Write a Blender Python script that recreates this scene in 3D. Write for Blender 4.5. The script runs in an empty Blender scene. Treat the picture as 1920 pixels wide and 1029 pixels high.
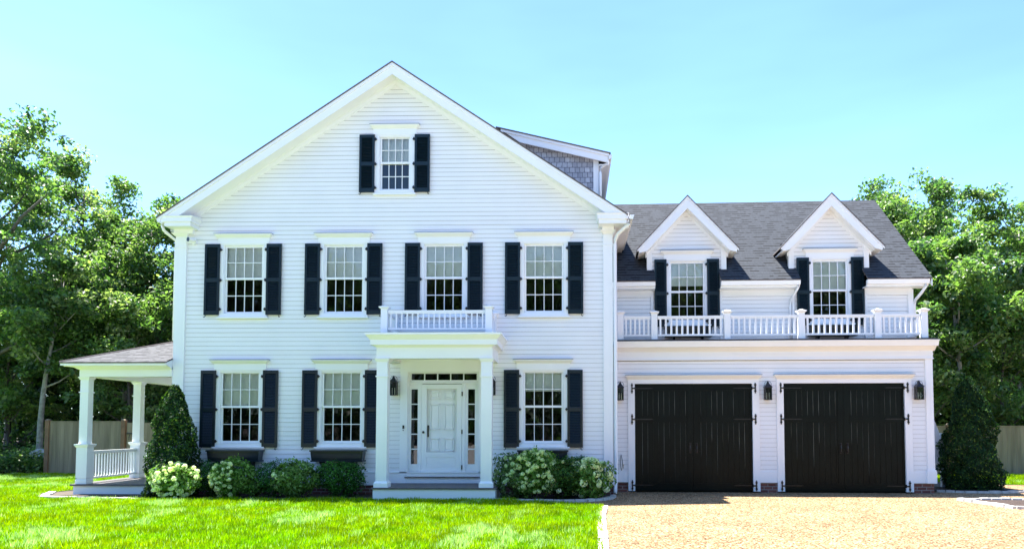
import bpy, math, random
import numpy as np
from mathutils import Vector, Matrix, noise
R = math.radians
scene = bpy.context.scene
COL = scene.collection
rng = np.random.default_rng(7)
random.seed(7)

# ------------------------------------------------------------------ camera
cam_d = bpy.data.cameras.new('camera')
cam = bpy.data.objects.new('camera', cam_d); COL.objects.link(cam)
r_ = Vector((0.9997254, 0.0234306, -0.0002663)); f_ = Vector((-0.0233857, 0.9983961, 0.0515601)); u_ = r_.cross(f_).normalized()
M = Matrix(((r_.x, u_.x, -f_.x, 0.0), (r_.y, u_.y, -f_.y, -17.8), (r_.z, u_.z, -f_.z, 1.58), (0, 0, 0, 1)))
cam.matrix_world = M
cam_d.sensor_fit = 'HORIZONTAL'; cam_d.sensor_width = 36
cam_d.lens = 1442 / 1920 * 36
cam_d.shift_x = -(1039.57 - 960) / 1920
cam_d.shift_y = (723.93 - 514.5) / 1920
cam_d.clip_start = .1; cam_d.clip_end = 2000
scene.camera = cam

# ------------------------------------------------------------------ light
SUN = Vector((-.29, .22, 1)).normalized()
EL = math.asin(SUN.z); AZ = math.atan2(SUN.x, SUN.y)
w = bpy.data.worlds.new('World'); scene.world = w; w.use_nodes = True
nt = w.node_tree; nt.nodes.clear()
out = nt.nodes.new('ShaderNodeOutputWorld'); bg = nt.nodes.new('ShaderNodeBackground')
sky = nt.nodes.new('ShaderNodeTexSky'); sky.sky_type = 'NISHITA'; sky.sun_disc = False
sky.sun_elevation = EL; sky.sun_rotation = AZ; sky.air_density = 1.0; sky.dust_density = .6; sky.ozone_density = .4
bg.inputs[1].default_value = .095
tn_ = nt.nodes.new('ShaderNodeVectorMath'); tn_.operation = 'MULTIPLY'; tn_.inputs[1].default_value = (.645, .845, 1.09)
nt.links.new(sky.outputs[0], tn_.inputs[0]); tcw = nt.nodes.new('ShaderNodeTexCoord'); mpw = nt.nodes.new('ShaderNodeMapping'); mpw.inputs['Scale'].default_value = (1.2, 1.2, 5)
mpw.inputs['Rotation'].default_value = (0, R(12), 0)
cl = nt.nodes.new('ShaderNodeTexNoise'); cl.inputs['Scale'].default_value = 1.1; cl.inputs['Detail'].default_value = 4; cl.inputs['Roughness'].default_value = .55
clr = nt.nodes.new('ShaderNodeMapRange'); clr.inputs['From Min'].default_value = .35; clr.inputs['From Max'].default_value = .7; clr.inputs['To Min'].default_value = .86; clr.inputs['To Max'].default_value = 1.08
scw = nt.nodes.new('ShaderNodeVectorMath'); scw.operation = 'SCALE'
nt.links.new(tcw.outputs['Generated'], mpw.inputs[0]); nt.links.new(mpw.outputs[0], cl.inputs['Vector']); nt.links.new(cl.outputs['Fac'], clr.inputs['Value'])
nt.links.new(tn_.outputs[0], scw.inputs[0]); nt.links.new(clr.outputs[0], scw.inputs['Scale']); nt.links.new(scw.outputs[0], bg.inputs[0]); nt.links.new(bg.outputs[0], out.inputs[0])
sd = bpy.data.lights.new('sun', 'SUN'); sd.energy = 5.0; sd.angle = R(.53); sd.color = (1, .95, .88)
so = bpy.data.objects.new('sun', sd); COL.objects.link(so)
so.rotation_euler = (-SUN).to_track_quat('-Z', 'Y').to_euler()
vs = scene.view_settings
vs.view_transform = 'Standard'; vs.look = 'None'; vs.gamma = 1; vs.use_curve_mapping = False
vs.exposure = 2.03
scene.cycles.max_bounces = 8; scene.cycles.transparent_max_bounces = 12

# ------------------------------------------------------------------ materials
def nd(nt, t, **k):
    n = nt.nodes.new(t)
    for a, b in k.items(): setattr(n, a, b)
    return n
def mat(name, col, rough=.6, var=0, vscale=3, bump=0, bscale=40, spec=.5, metal=0, coord='Object'):
    m = bpy.data.materials.new(name); m.use_nodes = True; nt = m.node_tree
    p = nt.nodes['Principled BSDF']; p.inputs['Roughness'].default_value = rough
    p.inputs['Specular IOR Level'].default_value = spec; p.inputs['Metallic'].default_value = metal
    p.inputs['Base Color'].default_value = (*col, 1)
    tc = nd(nt, 'ShaderNodeTexCoord')
    if var:
        n = nd(nt, 'ShaderNodeTexNoise'); n.inputs['Scale'].default_value = vscale; n.inputs['Detail'].default_value = 6
        nt.links.new(tc.outputs[coord], n.inputs['Vector'])
        mr = nd(nt, 'ShaderNodeMapRange'); mr.inputs['From Min'].default_value = .3; mr.inputs['From Max'].default_value = .7
        mr.inputs['To Min'].default_value = 1 - var; mr.inputs['To Max'].default_value = 1 + var
        nt.links.new(n.outputs['Fac'], mr.inputs['Value'])
        v = nd(nt, 'ShaderNodeVectorMath', operation='SCALE'); v.inputs[0].default_value = col
        nt.links.new(mr.outputs[0], v.inputs['Scale']); nt.links.new(v.outputs[0], p.inputs['Base Color'])
    if bump:
        n = nd(nt, 'ShaderNodeTexNoise'); n.inputs['Scale'].default_value = bscale; n.inputs['Detail'].default_value = 4
        nt.links.new(tc.outputs[coord], n.inputs['Vector'])
        b = nd(nt, 'ShaderNodeBump'); b.inputs['Strength'].default_value = bump; b.inputs['Distance'].default_value = .02
        nt.links.new(n.outputs['Fac'], b.inputs['Height']); nt.links.new(b.outputs[0], p.inputs['Normal'])
    return m
def ramp(nt, stops, interp='LINEAR'):
    n = nd(nt, 'ShaderNodeValToRGB'); cr = n.color_ramp; cr.interpolation = interp
    while len(cr.elements) < len(stops): cr.elements.new(.5)
    for e, (p, c) in zip(cr.elements, stops): e.position = p; e.color = (*c, 1)
    return n
WHITE = mat('white_paint', (.87, .87, .87), .45, .025, 1.2, .08, 30)
TRIM = mat('white_trim', (.87, .885, .90), .4, .02, 1.5, .05, 25)
DARKG = mat('black_green_paint', (.0035, .013, .019), .34, .12, 3, .06, 20, .42)
DOORG = mat('garage_paint', (.0022, .0056, .0045), .36, .3, 2.5, .15, 8, .16)
SEAM = mat('worn_seam', (.10, .11, .09), .6, .3, 5)
BLACK = mat('black_metal', (.006, .006, .007), .35, .2, 20)
LEAD = mat('lead_flashing', (.16, .175, .21), .45, .1, 4)
DARKIN = mat('interior_dark', (.045, .04, .035), .8, .3, 1)  # unlit look of the rooms put into a near-black colour
DECK = mat('deck_boards', (.11, .10, .105), .6, .15, 8)
BLINDM = mat('blind_fabric', (.92, .96, .92), .8, .06, 5)
STONE = mat('granite', (.50, .48, .45), .75, .22, 9, .5, 60)
MULCH = mat('mulch', (.045, .028, .02), .95, .5, 30, 1.0, 60)
SHADE_SHEATH = mat('shade_sheathing', (.10, .10, .105), .9, .1, 3)  # dark backing, puts the shade between siding boards into the colour
SOIL = mat('soil', (.07, .055, .04), .95, .4, .6, .8, 12)
POSTW = mat('cedar_post', (.20, .105, .055), .7, .2, 6, .3, 30)
BARK = mat('bark', (.10, .088, .075), .9, .35, 9, .8, 25)
BARKL = mat('pale_bark', (.24, .235, .21), .85, .3, 9, .6, 25)
ROCK = mat('pale_rock', (.55, .53, .50), .8, .15, 3, .4, 12)
WAX = mat('candle_wax', (.75, .72, .6), .5, .02, 5)
LENS = mat('camera_lens', (.005, .005, .007), .1, .1, 5)
BROWNR = mat('brown_shingle', (.16, .095, .06), .85, .25, 12)

def glass_mat(name, refl=.09, rough=.015):
    m = bpy.data.materials.new(name); m.use_nodes = True; nt = m.node_tree; nt.nodes.clear()
    o = nd(nt, 'ShaderNodeOutputMaterial'); mx = nd(nt, 'ShaderNodeMixShader'); fr = nd(nt, 'ShaderNodeFresnel')
    fr.inputs['IOR'].default_value = 1.8
    t = nd(nt, 'ShaderNodeBsdfTransparent'); t.inputs[0].default_value = (.90, .96, .93, 1)
    g = nd(nt, 'ShaderNodeBsdfGlossy'); g.inputs['Roughness'].default_value = rough
    tc = nd(nt, 'ShaderNodeTexCoord'); n = nd(nt, 'ShaderNodeTexNoise'); n.inputs['Scale'].default_value = 2.1
    b = nd(nt, 'ShaderNodeBump'); b.inputs['Strength'].default_value = .16; b.inputs['Distance'].default_value = .02
    nt.links.new(tc.outputs['Object'], n.inputs['Vector']); nt.links.new(n.outputs['Fac'], b.inputs['Height'])
    nt.links.new(b.outputs[0], g.inputs['Normal'])
    nt.links.new(fr.outputs[0], mx.inputs[0]); nt.links.new(t.outputs[0], mx.inputs[1]); nt.links.new(g.outputs[0], mx.inputs[2])
    nt.links.new(mx.outputs[0], o.inputs[0]); return m
GLASS = glass_mat('window_glass')

def shingle_mat(name, ca, cb, cm, bw, rh, mortar, rough=.9, off=.5, contrast=1, brickmode=False):
    m = bpy.data.materials.new(name); m.use_nodes = True; nt = m.node_tree; p = nt.nodes['Principled BSDF']
    p.inputs['Roughness'].default_value = rough; p.inputs['Specular IOR Level'].default_value = .25
    uv = nd(nt, 'ShaderNodeTexCoord')
    br = nd(nt, 'ShaderNodeTexBrick'); br.offset = off; br.inputs['Scale'].default_value = 1
    br.inputs['Color1'].default_value = (*ca, 1); br.inputs['Color2'].default_value = (*cb, 1); br.inputs['Mortar'].default_value = (*cm, 1)
    br.inputs['Mortar Size'].default_value = mortar; br.inputs['Brick Width'].default_value = bw; br.inputs['Row Height'].default_value = rh
    br.inputs['Mortar Smooth'].default_value = .2; br.inputs['Bias'].default_value = 0
    # jitter
    n0 = nd(nt, 'ShaderNodeTexNoise'); n0.inputs['Scale'].default_value = 1.7
    nt.links.new(uv.outputs['UV'], n0.inputs['Vector'])
    ad = nd(nt, 'ShaderNodeVectorMath', operation='MULTIPLY_ADD'); ad.inputs[1].default_value = (.12, .012, 0)
    nt.links.new(n0.outputs['Color'], ad.inputs[0]); nt.links.new(uv.outputs['UV'], ad.inputs[2]); nt.links.new(ad.outputs[0], br.inputs['Vector'])
    n = nd(nt, 'ShaderNodeTexNoise'); n.inputs['Scale'].default_value = 14; n.inputs['Detail'].default_value = 6; n.inputs['Roughness'].default_value = .7
    nt.links.new(uv.outputs['UV'], n.inputs['Vector'])
    n2 = nd(nt, 'ShaderNodeTexNoise'); n2.inputs['Scale'].default_value = .7; n2.inputs['Detail'].default_value = 3
    nt.links.new(uv.outputs['UV'], n2.inputs['Vector'])
    a = nd(nt, 'ShaderNodeMath', operation='MULTIPLY_ADD'); a.inputs[1].default_value = .9 * contrast; a.inputs[2].default_value = 1 - .45 * contrast
    nt.links.new(n.outputs['Fac'], a.inputs[0])
    a2 = nd(nt, 'ShaderNodeMath', operation='MULTIPLY_ADD'); a2.inputs[1].default_value = .5; a2.inputs[2].default_value = .75
    nt.links.new(n2.outputs['Fac'], a2.inputs[0])
    mu = nd(nt, 'ShaderNodeMath', operation='MULTIPLY'); nt.links.new(a.outputs[0], mu.inputs[0]); nt.links.new(a2.outputs[0], mu.inputs[1])
    v = nd(nt, 'ShaderNodeVectorMath', operation='SCALE'); nt.links.new(br.outputs['Color'], v.inputs[0]); nt.links.new(mu.outputs[0], v.inputs['Scale'])
    nt.links.new(v.outputs[0], p.inputs['Base Color'])
    b = nd(nt, 'ShaderNodeBump'); b.inputs['Strength'].default_value = .5; b.inputs['Distance'].default_value = .015; b.invert = True
    nt.links.new(br.outputs['Fac'], b.inputs['Height'])
    b2 = nd(nt, 'ShaderNodeBump'); b2.inputs['Strength'].default_value = .35; b2.inputs['Distance'].default_value = .01
    nt.links.new(n.outputs['Fac'], b2.inputs['Height']); nt.links.new(b.outputs[0], b2.inputs['Normal']); nt.links.new(b2.outputs[0], p.inputs['Normal'])
    return m
def roof_mat(name, base, rh=.142):
    m = bpy.data.materials.new(name); m.use_nodes = True; nt = m.node_tree; p = nt.nodes['Principled BSDF']; L = nt.links.new
    p.inputs['Roughness'].default_value = .9; p.inputs['Specular IOR Level'].default_value = .25
    tc = nd(nt, 'ShaderNodeTexCoord'); sp = nd(nt, 'ShaderNodeSeparateXYZ'); L(tc.outputs['UV'], sp.inputs[0])
    def mth(op, a, b=None, c=None):
        n = nd(nt, 'ShaderNodeMath', operation=op)
        for i, q in enumerate((a, b, c)):
            if q is None: continue
            if isinstance(q, (int, float)): n.inputs[i].default_value = q
            else: L(q, n.inputs[i])
        return n.outputs[0]
    v = mth('DIVIDE', sp.outputs[1], rh); row = mth('FLOOR', v); fr = mth('FRACT', v)
    cb = nd(nt, 'ShaderNodeCombineXYZ'); L(mth('MULTIPLY', sp.outputs[0], 3.6), cb.inputs[0]); L(mth('MULTIPLY', row, 7.37), cb.inputs[1])
    vo = nd(nt, 'ShaderNodeTexNoise'); vo.inputs['Scale'].default_value = 1; vo.inputs['Detail'].default_value = 1; L(cb.outputs[0], vo.inputs['Vector'])
    tab = nd(nt, 'ShaderNodeMapRange'); tab.inputs['From Min'].default_value = .46; tab.inputs['From Max'].default_value = .52; L(vo.outputs['Fac'], tab.inputs['Value'])
    line = nd(nt, 'ShaderNodeMapRange'); line.inputs['From Min'].default_value = .42; line.inputs['From Max'].default_value = .22; L(fr, line.inputs['Value'])
    thin = nd(nt, 'ShaderNodeMapRange'); thin.inputs['From Min'].default_value = .14; thin.inputs['From Max'].default_value = .06; L(fr, thin.inputs['Value'])
    dark = mth('MAXIMUM', mth('MULTIPLY', tab.outputs[0], line.outputs[0]), mth('MULTIPLY', thin.outputs[0], .55))  # dark dashes paint the shadows of the shingle rows
    n = nd(nt, 'ShaderNodeTexNoise'); n.inputs['Scale'].default_value = 22; n.inputs['Detail'].default_value = 5; n.inputs['Roughness'].default_value = .7; L(tc.outputs['UV'], n.inputs['Vector'])
    n2 = nd(nt, 'ShaderNodeTexNoise'); n2.inputs['Scale'].default_value = 5; n2.inputs['Detail'].default_value = 2; L(cb.outputs[0], n2.inputs['Vector'])
    f = mth('MULTIPLY', mth('MULTIPLY_ADD', n.outputs['Fac'], .7, .65), mth('MULTIPLY_ADD', n2.outputs['Fac'], .7, .65))
    f = mth('MULTIPLY', f, mth('MULTIPLY_ADD', dark, -.84, 1))
    sc = nd(nt, 'ShaderNodeVectorMath', operation='SCALE'); sc.inputs[0].default_value = base; L(f, sc.inputs['Scale']); L(sc.outputs[0], p.inputs['Base Color'])
    b = nd(nt, 'ShaderNodeBump'); b.inputs['Strength'].default_value = .5; b.inputs['Distance'].default_value = .012; b.invert = True
    L(dark, b.inputs['Height']); b2 = nd(nt, 'ShaderNodeBump'); b2.inputs['Strength'].default_value = .35; b2.inputs['Distance'].default_value = .008
    L(n.outputs['Fac'], b2.inputs['Height']); L(b.outputs[0], b2.inputs['Normal']); L(b2.outputs[0], p.inputs['Normal'])
    return m
ROOF = roof_mat('asphalt_shingle', (.039, .045, .055))
PROOF = roof_mat('sun_glint_shingle', (.085, .086, .09))  # lighter copy of the roof shingle, sun glints put into the colour
CEDAR = shingle_mat('grey_cedar_shingle', (.34, .36, .42), (.56, .58, .64), (.14, .14, .18), .13, .13, .008, .85)
BRICK = shingle_mat('red_brick', (.14, .055, .045), (.22, .09, .07), (.28, .24, .22), .21, .075, .009)

def plank_mat(name, c1, c2, scale):
    m = bpy.data.materials.new(name); m.use_nodes = True; nt = m.node_tree; p = nt.nodes['Principled BSDF']
    p.inputs['Roughness'].default_value = .85
    tc = nd(nt, 'ShaderNodeTexCoord'); mp = nd(nt, 'ShaderNodeMapping'); mp.inputs['Scale'].default_value = (scale, scale, .5)
    nt.links.new(tc.outputs['Object'], mp.inputs[0])
    n = nd(nt, 'ShaderNodeTexNoise'); n.inputs['Scale'].default_value = 1; n.inputs['Detail'].default_value = 5
    nt.links.new(mp.outputs[0], n.inputs['Vector'])
    rp = ramp(nt, [(.3, c1), (.7, c2)]); nt.links.new(n.outputs['Fac'], rp.inputs[0]); nt.links.new(rp.outputs[0], p.inputs['Base Color'])
    return m
FENCEM = plank_mat('weathered_boards', (.175, .135, .085), (.32, .25, .165), 6)

def leaf_mat(name, trans=.4, rough=.42, spec=.5):
    m = bpy.data.materials.new(name); m.use_nodes = True; nt = m.node_tree; nt.nodes.clear()
    o = nd(nt, 'ShaderNodeOutputMaterial'); a = nd(nt, 'ShaderNodeAttribute', attribute_name='tint')
    p = nd(nt, 'ShaderNodeBsdfPrincipled'); p.inputs['Roughness'].default_value = rough; p.inputs['Specular IOR Level'].default_value = spec
    t = nd(nt, 'ShaderNodeBsdfTranslucent'); mx = nd(nt, 'ShaderNodeMixShader'); mx.inputs[0].default_value = trans
    g = nd(nt, 'ShaderNodeMix', data_type='RGBA', blend_type='MULTIPLY'); g.inputs[0].default_value = 1
    g.inputs[7].default_value = (1.35, 1.6, .7, 1)
    nt.links.new(a.outputs['Color'], p.inputs['Base Color']); nt.links.new(a.outputs['Color'], g.inputs[6]); nt.links.new(g.outputs[2], t.inputs[0])
    nt.links.new(p.outputs[0], mx.inputs[1]); nt.links.new(t.outputs[0], mx.inputs[2]); nt.links.new(mx.outputs[0], o.inputs[0])
    return m
LEAF = leaf_mat('tree_leaf', .52, .42, .55)
HLEAF = leaf_mat('hydrangea_leaf', .35, .6, .12)
HOLLYL = leaf_mat('glossy_leaf', .25, .55, .15)
PETAL = leaf_mat('petal', .35, .7, .2)
GRASSM = leaf_mat('grass_blade', .45, .6, .1)

def ground_mat(name, kind):
    m = bpy.data.materials.new(name); m.use_nodes = True; nt = m.node_tree; p = nt.nodes['Principled BSDF']
    p.inputs['Roughness'].default_value = .9; p.inputs['Specular IOR Level'].default_value = .2
    tc = nd(nt, 'ShaderNodeTexCoord')
    if kind == 'gravel':
        v = nd(nt, 'ShaderNodeTexVoronoi'); v.inputs['Scale'].default_value = 44
        nt.links.new(tc.outputs['Object'], v.inputs['Vector'])
        sep = nd(nt, 'ShaderNodeSeparateColor'); nt.links.new(v.outputs['Color'], sep.inputs[0])
        rp = ramp(nt, [(0, (.035, .021, .011)), (.3, (.15, .088, .040)), (.65, (.315, .195, .093)), (1, (.52, .38, .235))])
        nt.links.new(sep.outputs[0], rp.inputs[0])
        n = nd(nt, 'ShaderNodeTexNoise'); n.inputs['Scale'].default_value = .9; n.inputs['Detail'].default_value = 8; n.inputs['Roughness'].default_value = .65
        nt.links.new(tc.outputs['Object'], n.inputs['Vector'])
        mr = nd(nt, 'ShaderNodeMapRange'); mr.inputs['From Min'].default_value = .3; mr.inputs['From Max'].default_value = .7
        mr.inputs['To Min'].default_value = .72; mr.inputs['To Max'].default_value = 1.16
        nt.links.new(n.outputs['Fac'], mr.inputs['Value'])
        s = nd(nt, 'ShaderNodeVectorMath', operation='SCALE'); nt.links.new(rp.outputs[0], s.inputs[0]); nt.links.new(mr.outputs[0], s.inputs['Scale'])
        nt.links.new(s.outputs[0], p.inputs['Base Color'])
        b = nd(nt, 'ShaderNodeBump'); b.inputs['Strength'].default_value = .9; b.inputs['Distance'].default_value = .012; b.invert = True
        nt.links.new(v.outputs['Distance'], b.inputs['Height']); nt.links.new(b.outputs[0], p.inputs['Normal'])
    else:
        n = nd(nt, 'ShaderNodeTexNoise'); n.inputs['Scale'].default_value = 2.2; n.inputs['Detail'].default_value = 8
        nt.links.new(tc.outputs['Object'], n.inputs['Vector'])
        rp = ramp(nt, [(.3, (.07, .15, .005)), (.62, (.13, .22, .01)), (.75, (.24, .27, .10))])
        nt.links.new(n.outputs['Fac'], rp.inputs[0]); nt.links.new(rp.outputs[0], p.inputs['Base Color'])
    return m
GRAVEL = ground_mat('gravel', 'gravel')
TURF = ground_mat('turf', 'turf')

BOUNCE = mat('bounce_road', (.30, .292, .284), .9, .12, 1.5, .4, 30)  # pale, so the added ground reflects light back at the front
# ------------------------------------------------------------------ mesh builder
class MB:
    def __init__(s): s.v = []; s.f = []; s.m = []; s.uv = {}
    def face(s, pts, mi=0, uv=None):
        i = len(s.v); s.v += [tuple(p) for p in pts]; s.f.append(tuple(range(i, i + len(pts)))); s.m.append(mi)
        if uv: s.uv[len(s.f) - 1] = uv
    def hexa(s, p, mi=0):     # p: 8 pts, bottom 4 ccw then top 4
        i = len(s.v); s.v += [tuple(q) for q in p]
        for q in ((3, 2, 1, 0), (4, 5, 6, 7), (0, 1, 5, 4), (1, 2, 6, 5), (2, 3, 7, 6), (3, 0, 4, 7)):
            s.f.append(tuple(i + k for k in q)); s.m.append(mi)
    def box(s, x0, x1, y0, y1, z0, z1, mi=0):
        s.hexa([(x0, y0, z0), (x1, y0, z0), (x1, y1, z0), (x0, y1, z0), (x0, y0, z1), (x1, y0, z1), (x1, y1, z1), (x0, y1, z1)], mi)
    def frust(s, cx, cy, z0, z1, w0, d0, w1, d1, mi=0):
        a = [(cx - w0 / 2, cy - d0 / 2, z0), (cx + w0 / 2, cy - d0 / 2, z0), (cx + w0 / 2, cy + d0 / 2, z0), (cx - w0 / 2, cy + d0 / 2, z0)]
        b = [(cx - w1 / 2, cy - d1 / 2, z1), (cx + w1 / 2, cy - d1 / 2, z1), (cx + w1 / 2, cy + d1 / 2, z1), (cx - w1 / 2, cy + d1 / 2, z1)]
        s.hexa(a + b, mi)
    def prism(s, poly, vec, mi=0):     # poly: 3d pts ; extrude by vec
        n = len(poly); i = len(s.v)
        s.v += [tuple(p) for p in poly] + [tuple(p[k] + vec[k] for k in range(3)) for p in poly]
        s.f.append(tuple(i + k for k in range(n))); s.m.append(mi)
        s.f.append(tuple(i + n + k for k in reversed(range(n)))); s.m.append(mi)
        for k in range(n):
            j = (k + 1) % n; s.f.append((i + j, i + k, i + n + k, i + n + j)); s.m.append(mi)
    def tube(s, path, rad, n=8, mi=0, cap=True):
        P = [Vector(p) for p in path]; rr = rad if isinstance(rad, (list, tuple)) else [rad] * len(P)
        base = len(s.v); up = Vector((0, 0, 1))
        for k, p in enumerate(P):
            d = (P[min(k + 1, len(P) - 1)] - P[max(k - 1, 0)])
            if d.length < 1e-9: d = Vector((0, 0, 1))
            d.normalize(); a = d.cross(up if abs(d.z) < .95 else Vector((1, 0, 0))).normalized(); b = d.cross(a)
            for q in range(n):
                t = 2 * math.pi * q / n; s.v.append(tuple(p + (a * math.cos(t) + b * math.sin(t)) * rr[k]))
        for k in range(len(P) - 1):
            for q in range(n):
                q2 = (q + 1) % n; s.f.append((base + k * n + q, base + k * n + q2, base + (k + 1) * n + q2, base + (k + 1) * n + q)); s.m.append(mi)
        if cap:
            s.f.append(tuple(base + q for q in reversed(range(n)))); s.m.append(mi)
            s.f.append(tuple(base + (len(P) - 1) * n + q for q in range(n))); s.m.append(mi)
    def build(s, name, mats, parent=None, loc=None, rz=None, frame=None, smooth=False):
        me = bpy.data.meshes.new(name); me.from_pydata(s.v, [], s.f)
        if not isinstance(mats, (list, tuple)): mats = [mats]
        for m in mats: me.materials.append(m)
        me.polygons.foreach_set('material_index', s.m)
        if s.uv:
            ul = me.uv_layers.new(name='UVMap')
            for fi, uv in s.uv.items():
                p = me.polygons[fi]
                for k, li in enumerate(p.loop_indices): ul.data[li].uv = uv[k]
        if smooth: me.polygons.foreach_set('use_smooth', [True] * len(me.polygons))
        me.update()
        o = bpy.data.objects.new(name, me); COL.objects.link(o)
        place(o, parent, loc, rz, frame); return o
GY = R(1.97)
def wingpt(u, v, z=0):
    return Vector((u * math.cos(-GY) - v * math.sin(-GY), .9 + u * math.sin(-GY) + v * math.cos(-GY), z))
WP = {}
def place(o, parent, loc=None, rz=None, frame=None):
    """loc in world (or wing) coordinates; parents are unrotated empties/meshes or share our rotation"""
    if frame == 'wing': l = wingpt(*(loc or (0, 0, 0))); a = -GY + (rz or 0)
    else: l = Vector(loc or (0, 0, 0)); a = rz or 0
    if parent is not None:
        pl, pa = WP[parent.name]
        d = Matrix.Rotation(-pa, 3, 'Z') @ (l - pl); o.parent = parent; o.location = d; o.rotation_euler = (0, 0, a - pa)
    else: o.location = l; o.rotation_euler = (0, 0, a)
    WP[o.name] = (l, a)
def empty(name, loc=(0, 0, 0), rz=0, parent=None, frame=None):
    o = bpy.data.objects.new(name, None); COL.objects.link(o); o.empty_display_size = .2; place(o, parent, loc, rz, frame); return o
def tag(o, label=None, cat=None, group=None, kind=None):
    if label: o['label'] = label
    if cat: o['category'] = cat
    if group: o['group'] = group
    if kind: o['kind'] = kind
    return o
def copy_tree(o, parent=None, loc=None, rz=None, frame=None):
    """copy a thing or part with its children; the first is placed, the children keep their local transforms"""
    c = o.copy(); c.parent = None; COL.objects.link(c); place(c, parent, loc, rz, frame)
    for ch in list(o.children): _cc(ch, c)
    return c
def _cc(o, par):
    c = o.copy(); COL.objects.link(c); c.parent = par
    for ch in list(o.children): _cc(ch, c)

# numpy leaf mesh: rhombus leaves
def leaf_object(name, C, N, L, W, tint, mt, parent=None, loc=None, fold=.25, shape='leaf', rz=None):
    n = len(C)
    N = N / np.linalg.norm(N, axis=1, keepdims=True)
    t = rng.normal(size=(n, 3)); A = np.cross(N, t); A /= np.linalg.norm(A, axis=1, keepdims=True) + 1e-9
    B = np.cross(N, A)
    L = np.broadcast_to(L, (n,))[:, None]; W = np.broadcast_to(W, (n,))[:, None]
    V = np.stack([C - A * L / 2, C + B * W / 2 + N * W * fold, C + A * L / 2, C - B * W / 2 + N * W * fold], 1).reshape(-1, 3)
    me = bpy.data.meshes.new(name); me.vertices.add(4 * n); me.vertices.foreach_set('co', V.astype(np.float32).ravel())
    # two triangles per leaf
    idx = (np.arange(n)[:, None] * 4 + np.array([0, 1, 2, 0, 2, 3])[None]).ravel()
    me.loops.add(6 * n); me.loops.foreach_set('vertex_index', idx.astype(np.int32))
    me.polygons.add(2 * n); me.polygons.foreach_set('loop_start', (np.arange(2 * n) * 3).astype(np.int32))
    me.update(calc_edges=True)
    at = me.attributes.new('tint', 'FLOAT_COLOR', 'POINT')
    col = np.concatenate([np.repeat(np.clip(tint, 0, 1), 4, 0), np.ones((4 * n, 1))], 1)
    at.data.foreach_set('color', col.astype(np.float32).ravel())
    me.materials.append(mt); me.validate()
    o = bpy.data.objects.new(name, me); COL.objects.link(o); place(o, parent, loc, rz); return o
def tints(n, cols, var=.25, w=None):
    cols = np.array(cols); k = rng.choice(len(cols), n, p=w)
    return cols[k] * (1 + rng.normal(0, var, (n, 1))).clip(.3, 2)

# ------------------------------------------------------------------ ground
def sheet(name, poly, z, m, kind='structure'):
    b = MB(); b.face([(x, y, z) for x, y in poly]); o = b.build(name, m); tag(o, kind=kind); return o
sheet('ground', [(-400, -400), (400, -400), (400, 500), (-400, 500)], -.012, SOIL)
LAWN = [(-32, -9.8), (.32, -9.8), (.40, -7.8), (.52, -4), (.60, -2.6), (.40, -2.25), (-.3, -1.95), (-1.1, -1.62), (-1.6, -1.35), (-4.35, -1.35), (-4.4, -1.25), (-9.2, -1.5),
        (-9.9, -1.42), (-11.6, -1.2), (-12.6, .2), (-12.2, 3.2), (-12.2, 7.2), (-17.4, 7.2), (-18.0, 6.9), (-22, 6.5), (-32, 6)]
sheet('lawn', LAWN, 0, TURF)
sheet('gravel_driveway', [(-6, -9.8), (40, -9.8), (40, 3.5), (11.6, 3.2), (9.5, 2.2), (9, 1.4), (.9, 1.4), (.9, -.6), (-1.6, -1.1), (-1.6, -2.9), (.38, -2.9), (.2, -9.8), (-6, -9.8)], -.004, GRAVEL)
sheet('bounce_street', [(-60, -46), (60, -46), (60, -9.9), (-60, -9.9)], .0, BOUNCE)  # unseen, added to bounce neutral light onto the house front
sheet('side_lawn', [(11.4, 3.6), (13, 3.15), (30, 2.2), (30, 7.2), (9.4, 7.2), (9.4, 5)], .0, TURF)
sheet('planting_bed', [(-11.75, -.9), (-9.9, -1.15), (-9.2, -1.32), (-4.3, -1.2), (-4.25, .3), (-9.4, .3), (-9.4, -.0), (-11.4, -.05)], .012, MULCH)
bedc = [(-1.62, -1.28), (-1.2, -1.47), (-.8, -1.57), (-.2, -1.62), (.3, -1.5), (.62, -1.28), (.83, -.95), (.93, -.5)]
sheet('mulch_bed', bedc + [(.93, .0), (-1.6, .0)], .016, MULCH)
sheet('shrub_bed', [(8.75, 1.05), (9.3, .8), (10.1, .72), (10.8, .95), (11.05, 1.4), (10.9, 2.4), (8.75, 2.4)], .02, MULCH)
sheet('border_bed', [(8.35, -1.15), (9.1, -1.15), (9.9, -1.3), (13, -2.6), (13, -4.2), (8.6, -2.75)], .02, MULCH)
sheet('woodland_floor', [(-32, 6.1), (-22, 6.6), (-18.0, 7.0), (-17.4, 7.1), (-17.4, 30), (-60, 30), (-60, 6.1)], .004, MULCH)

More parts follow.
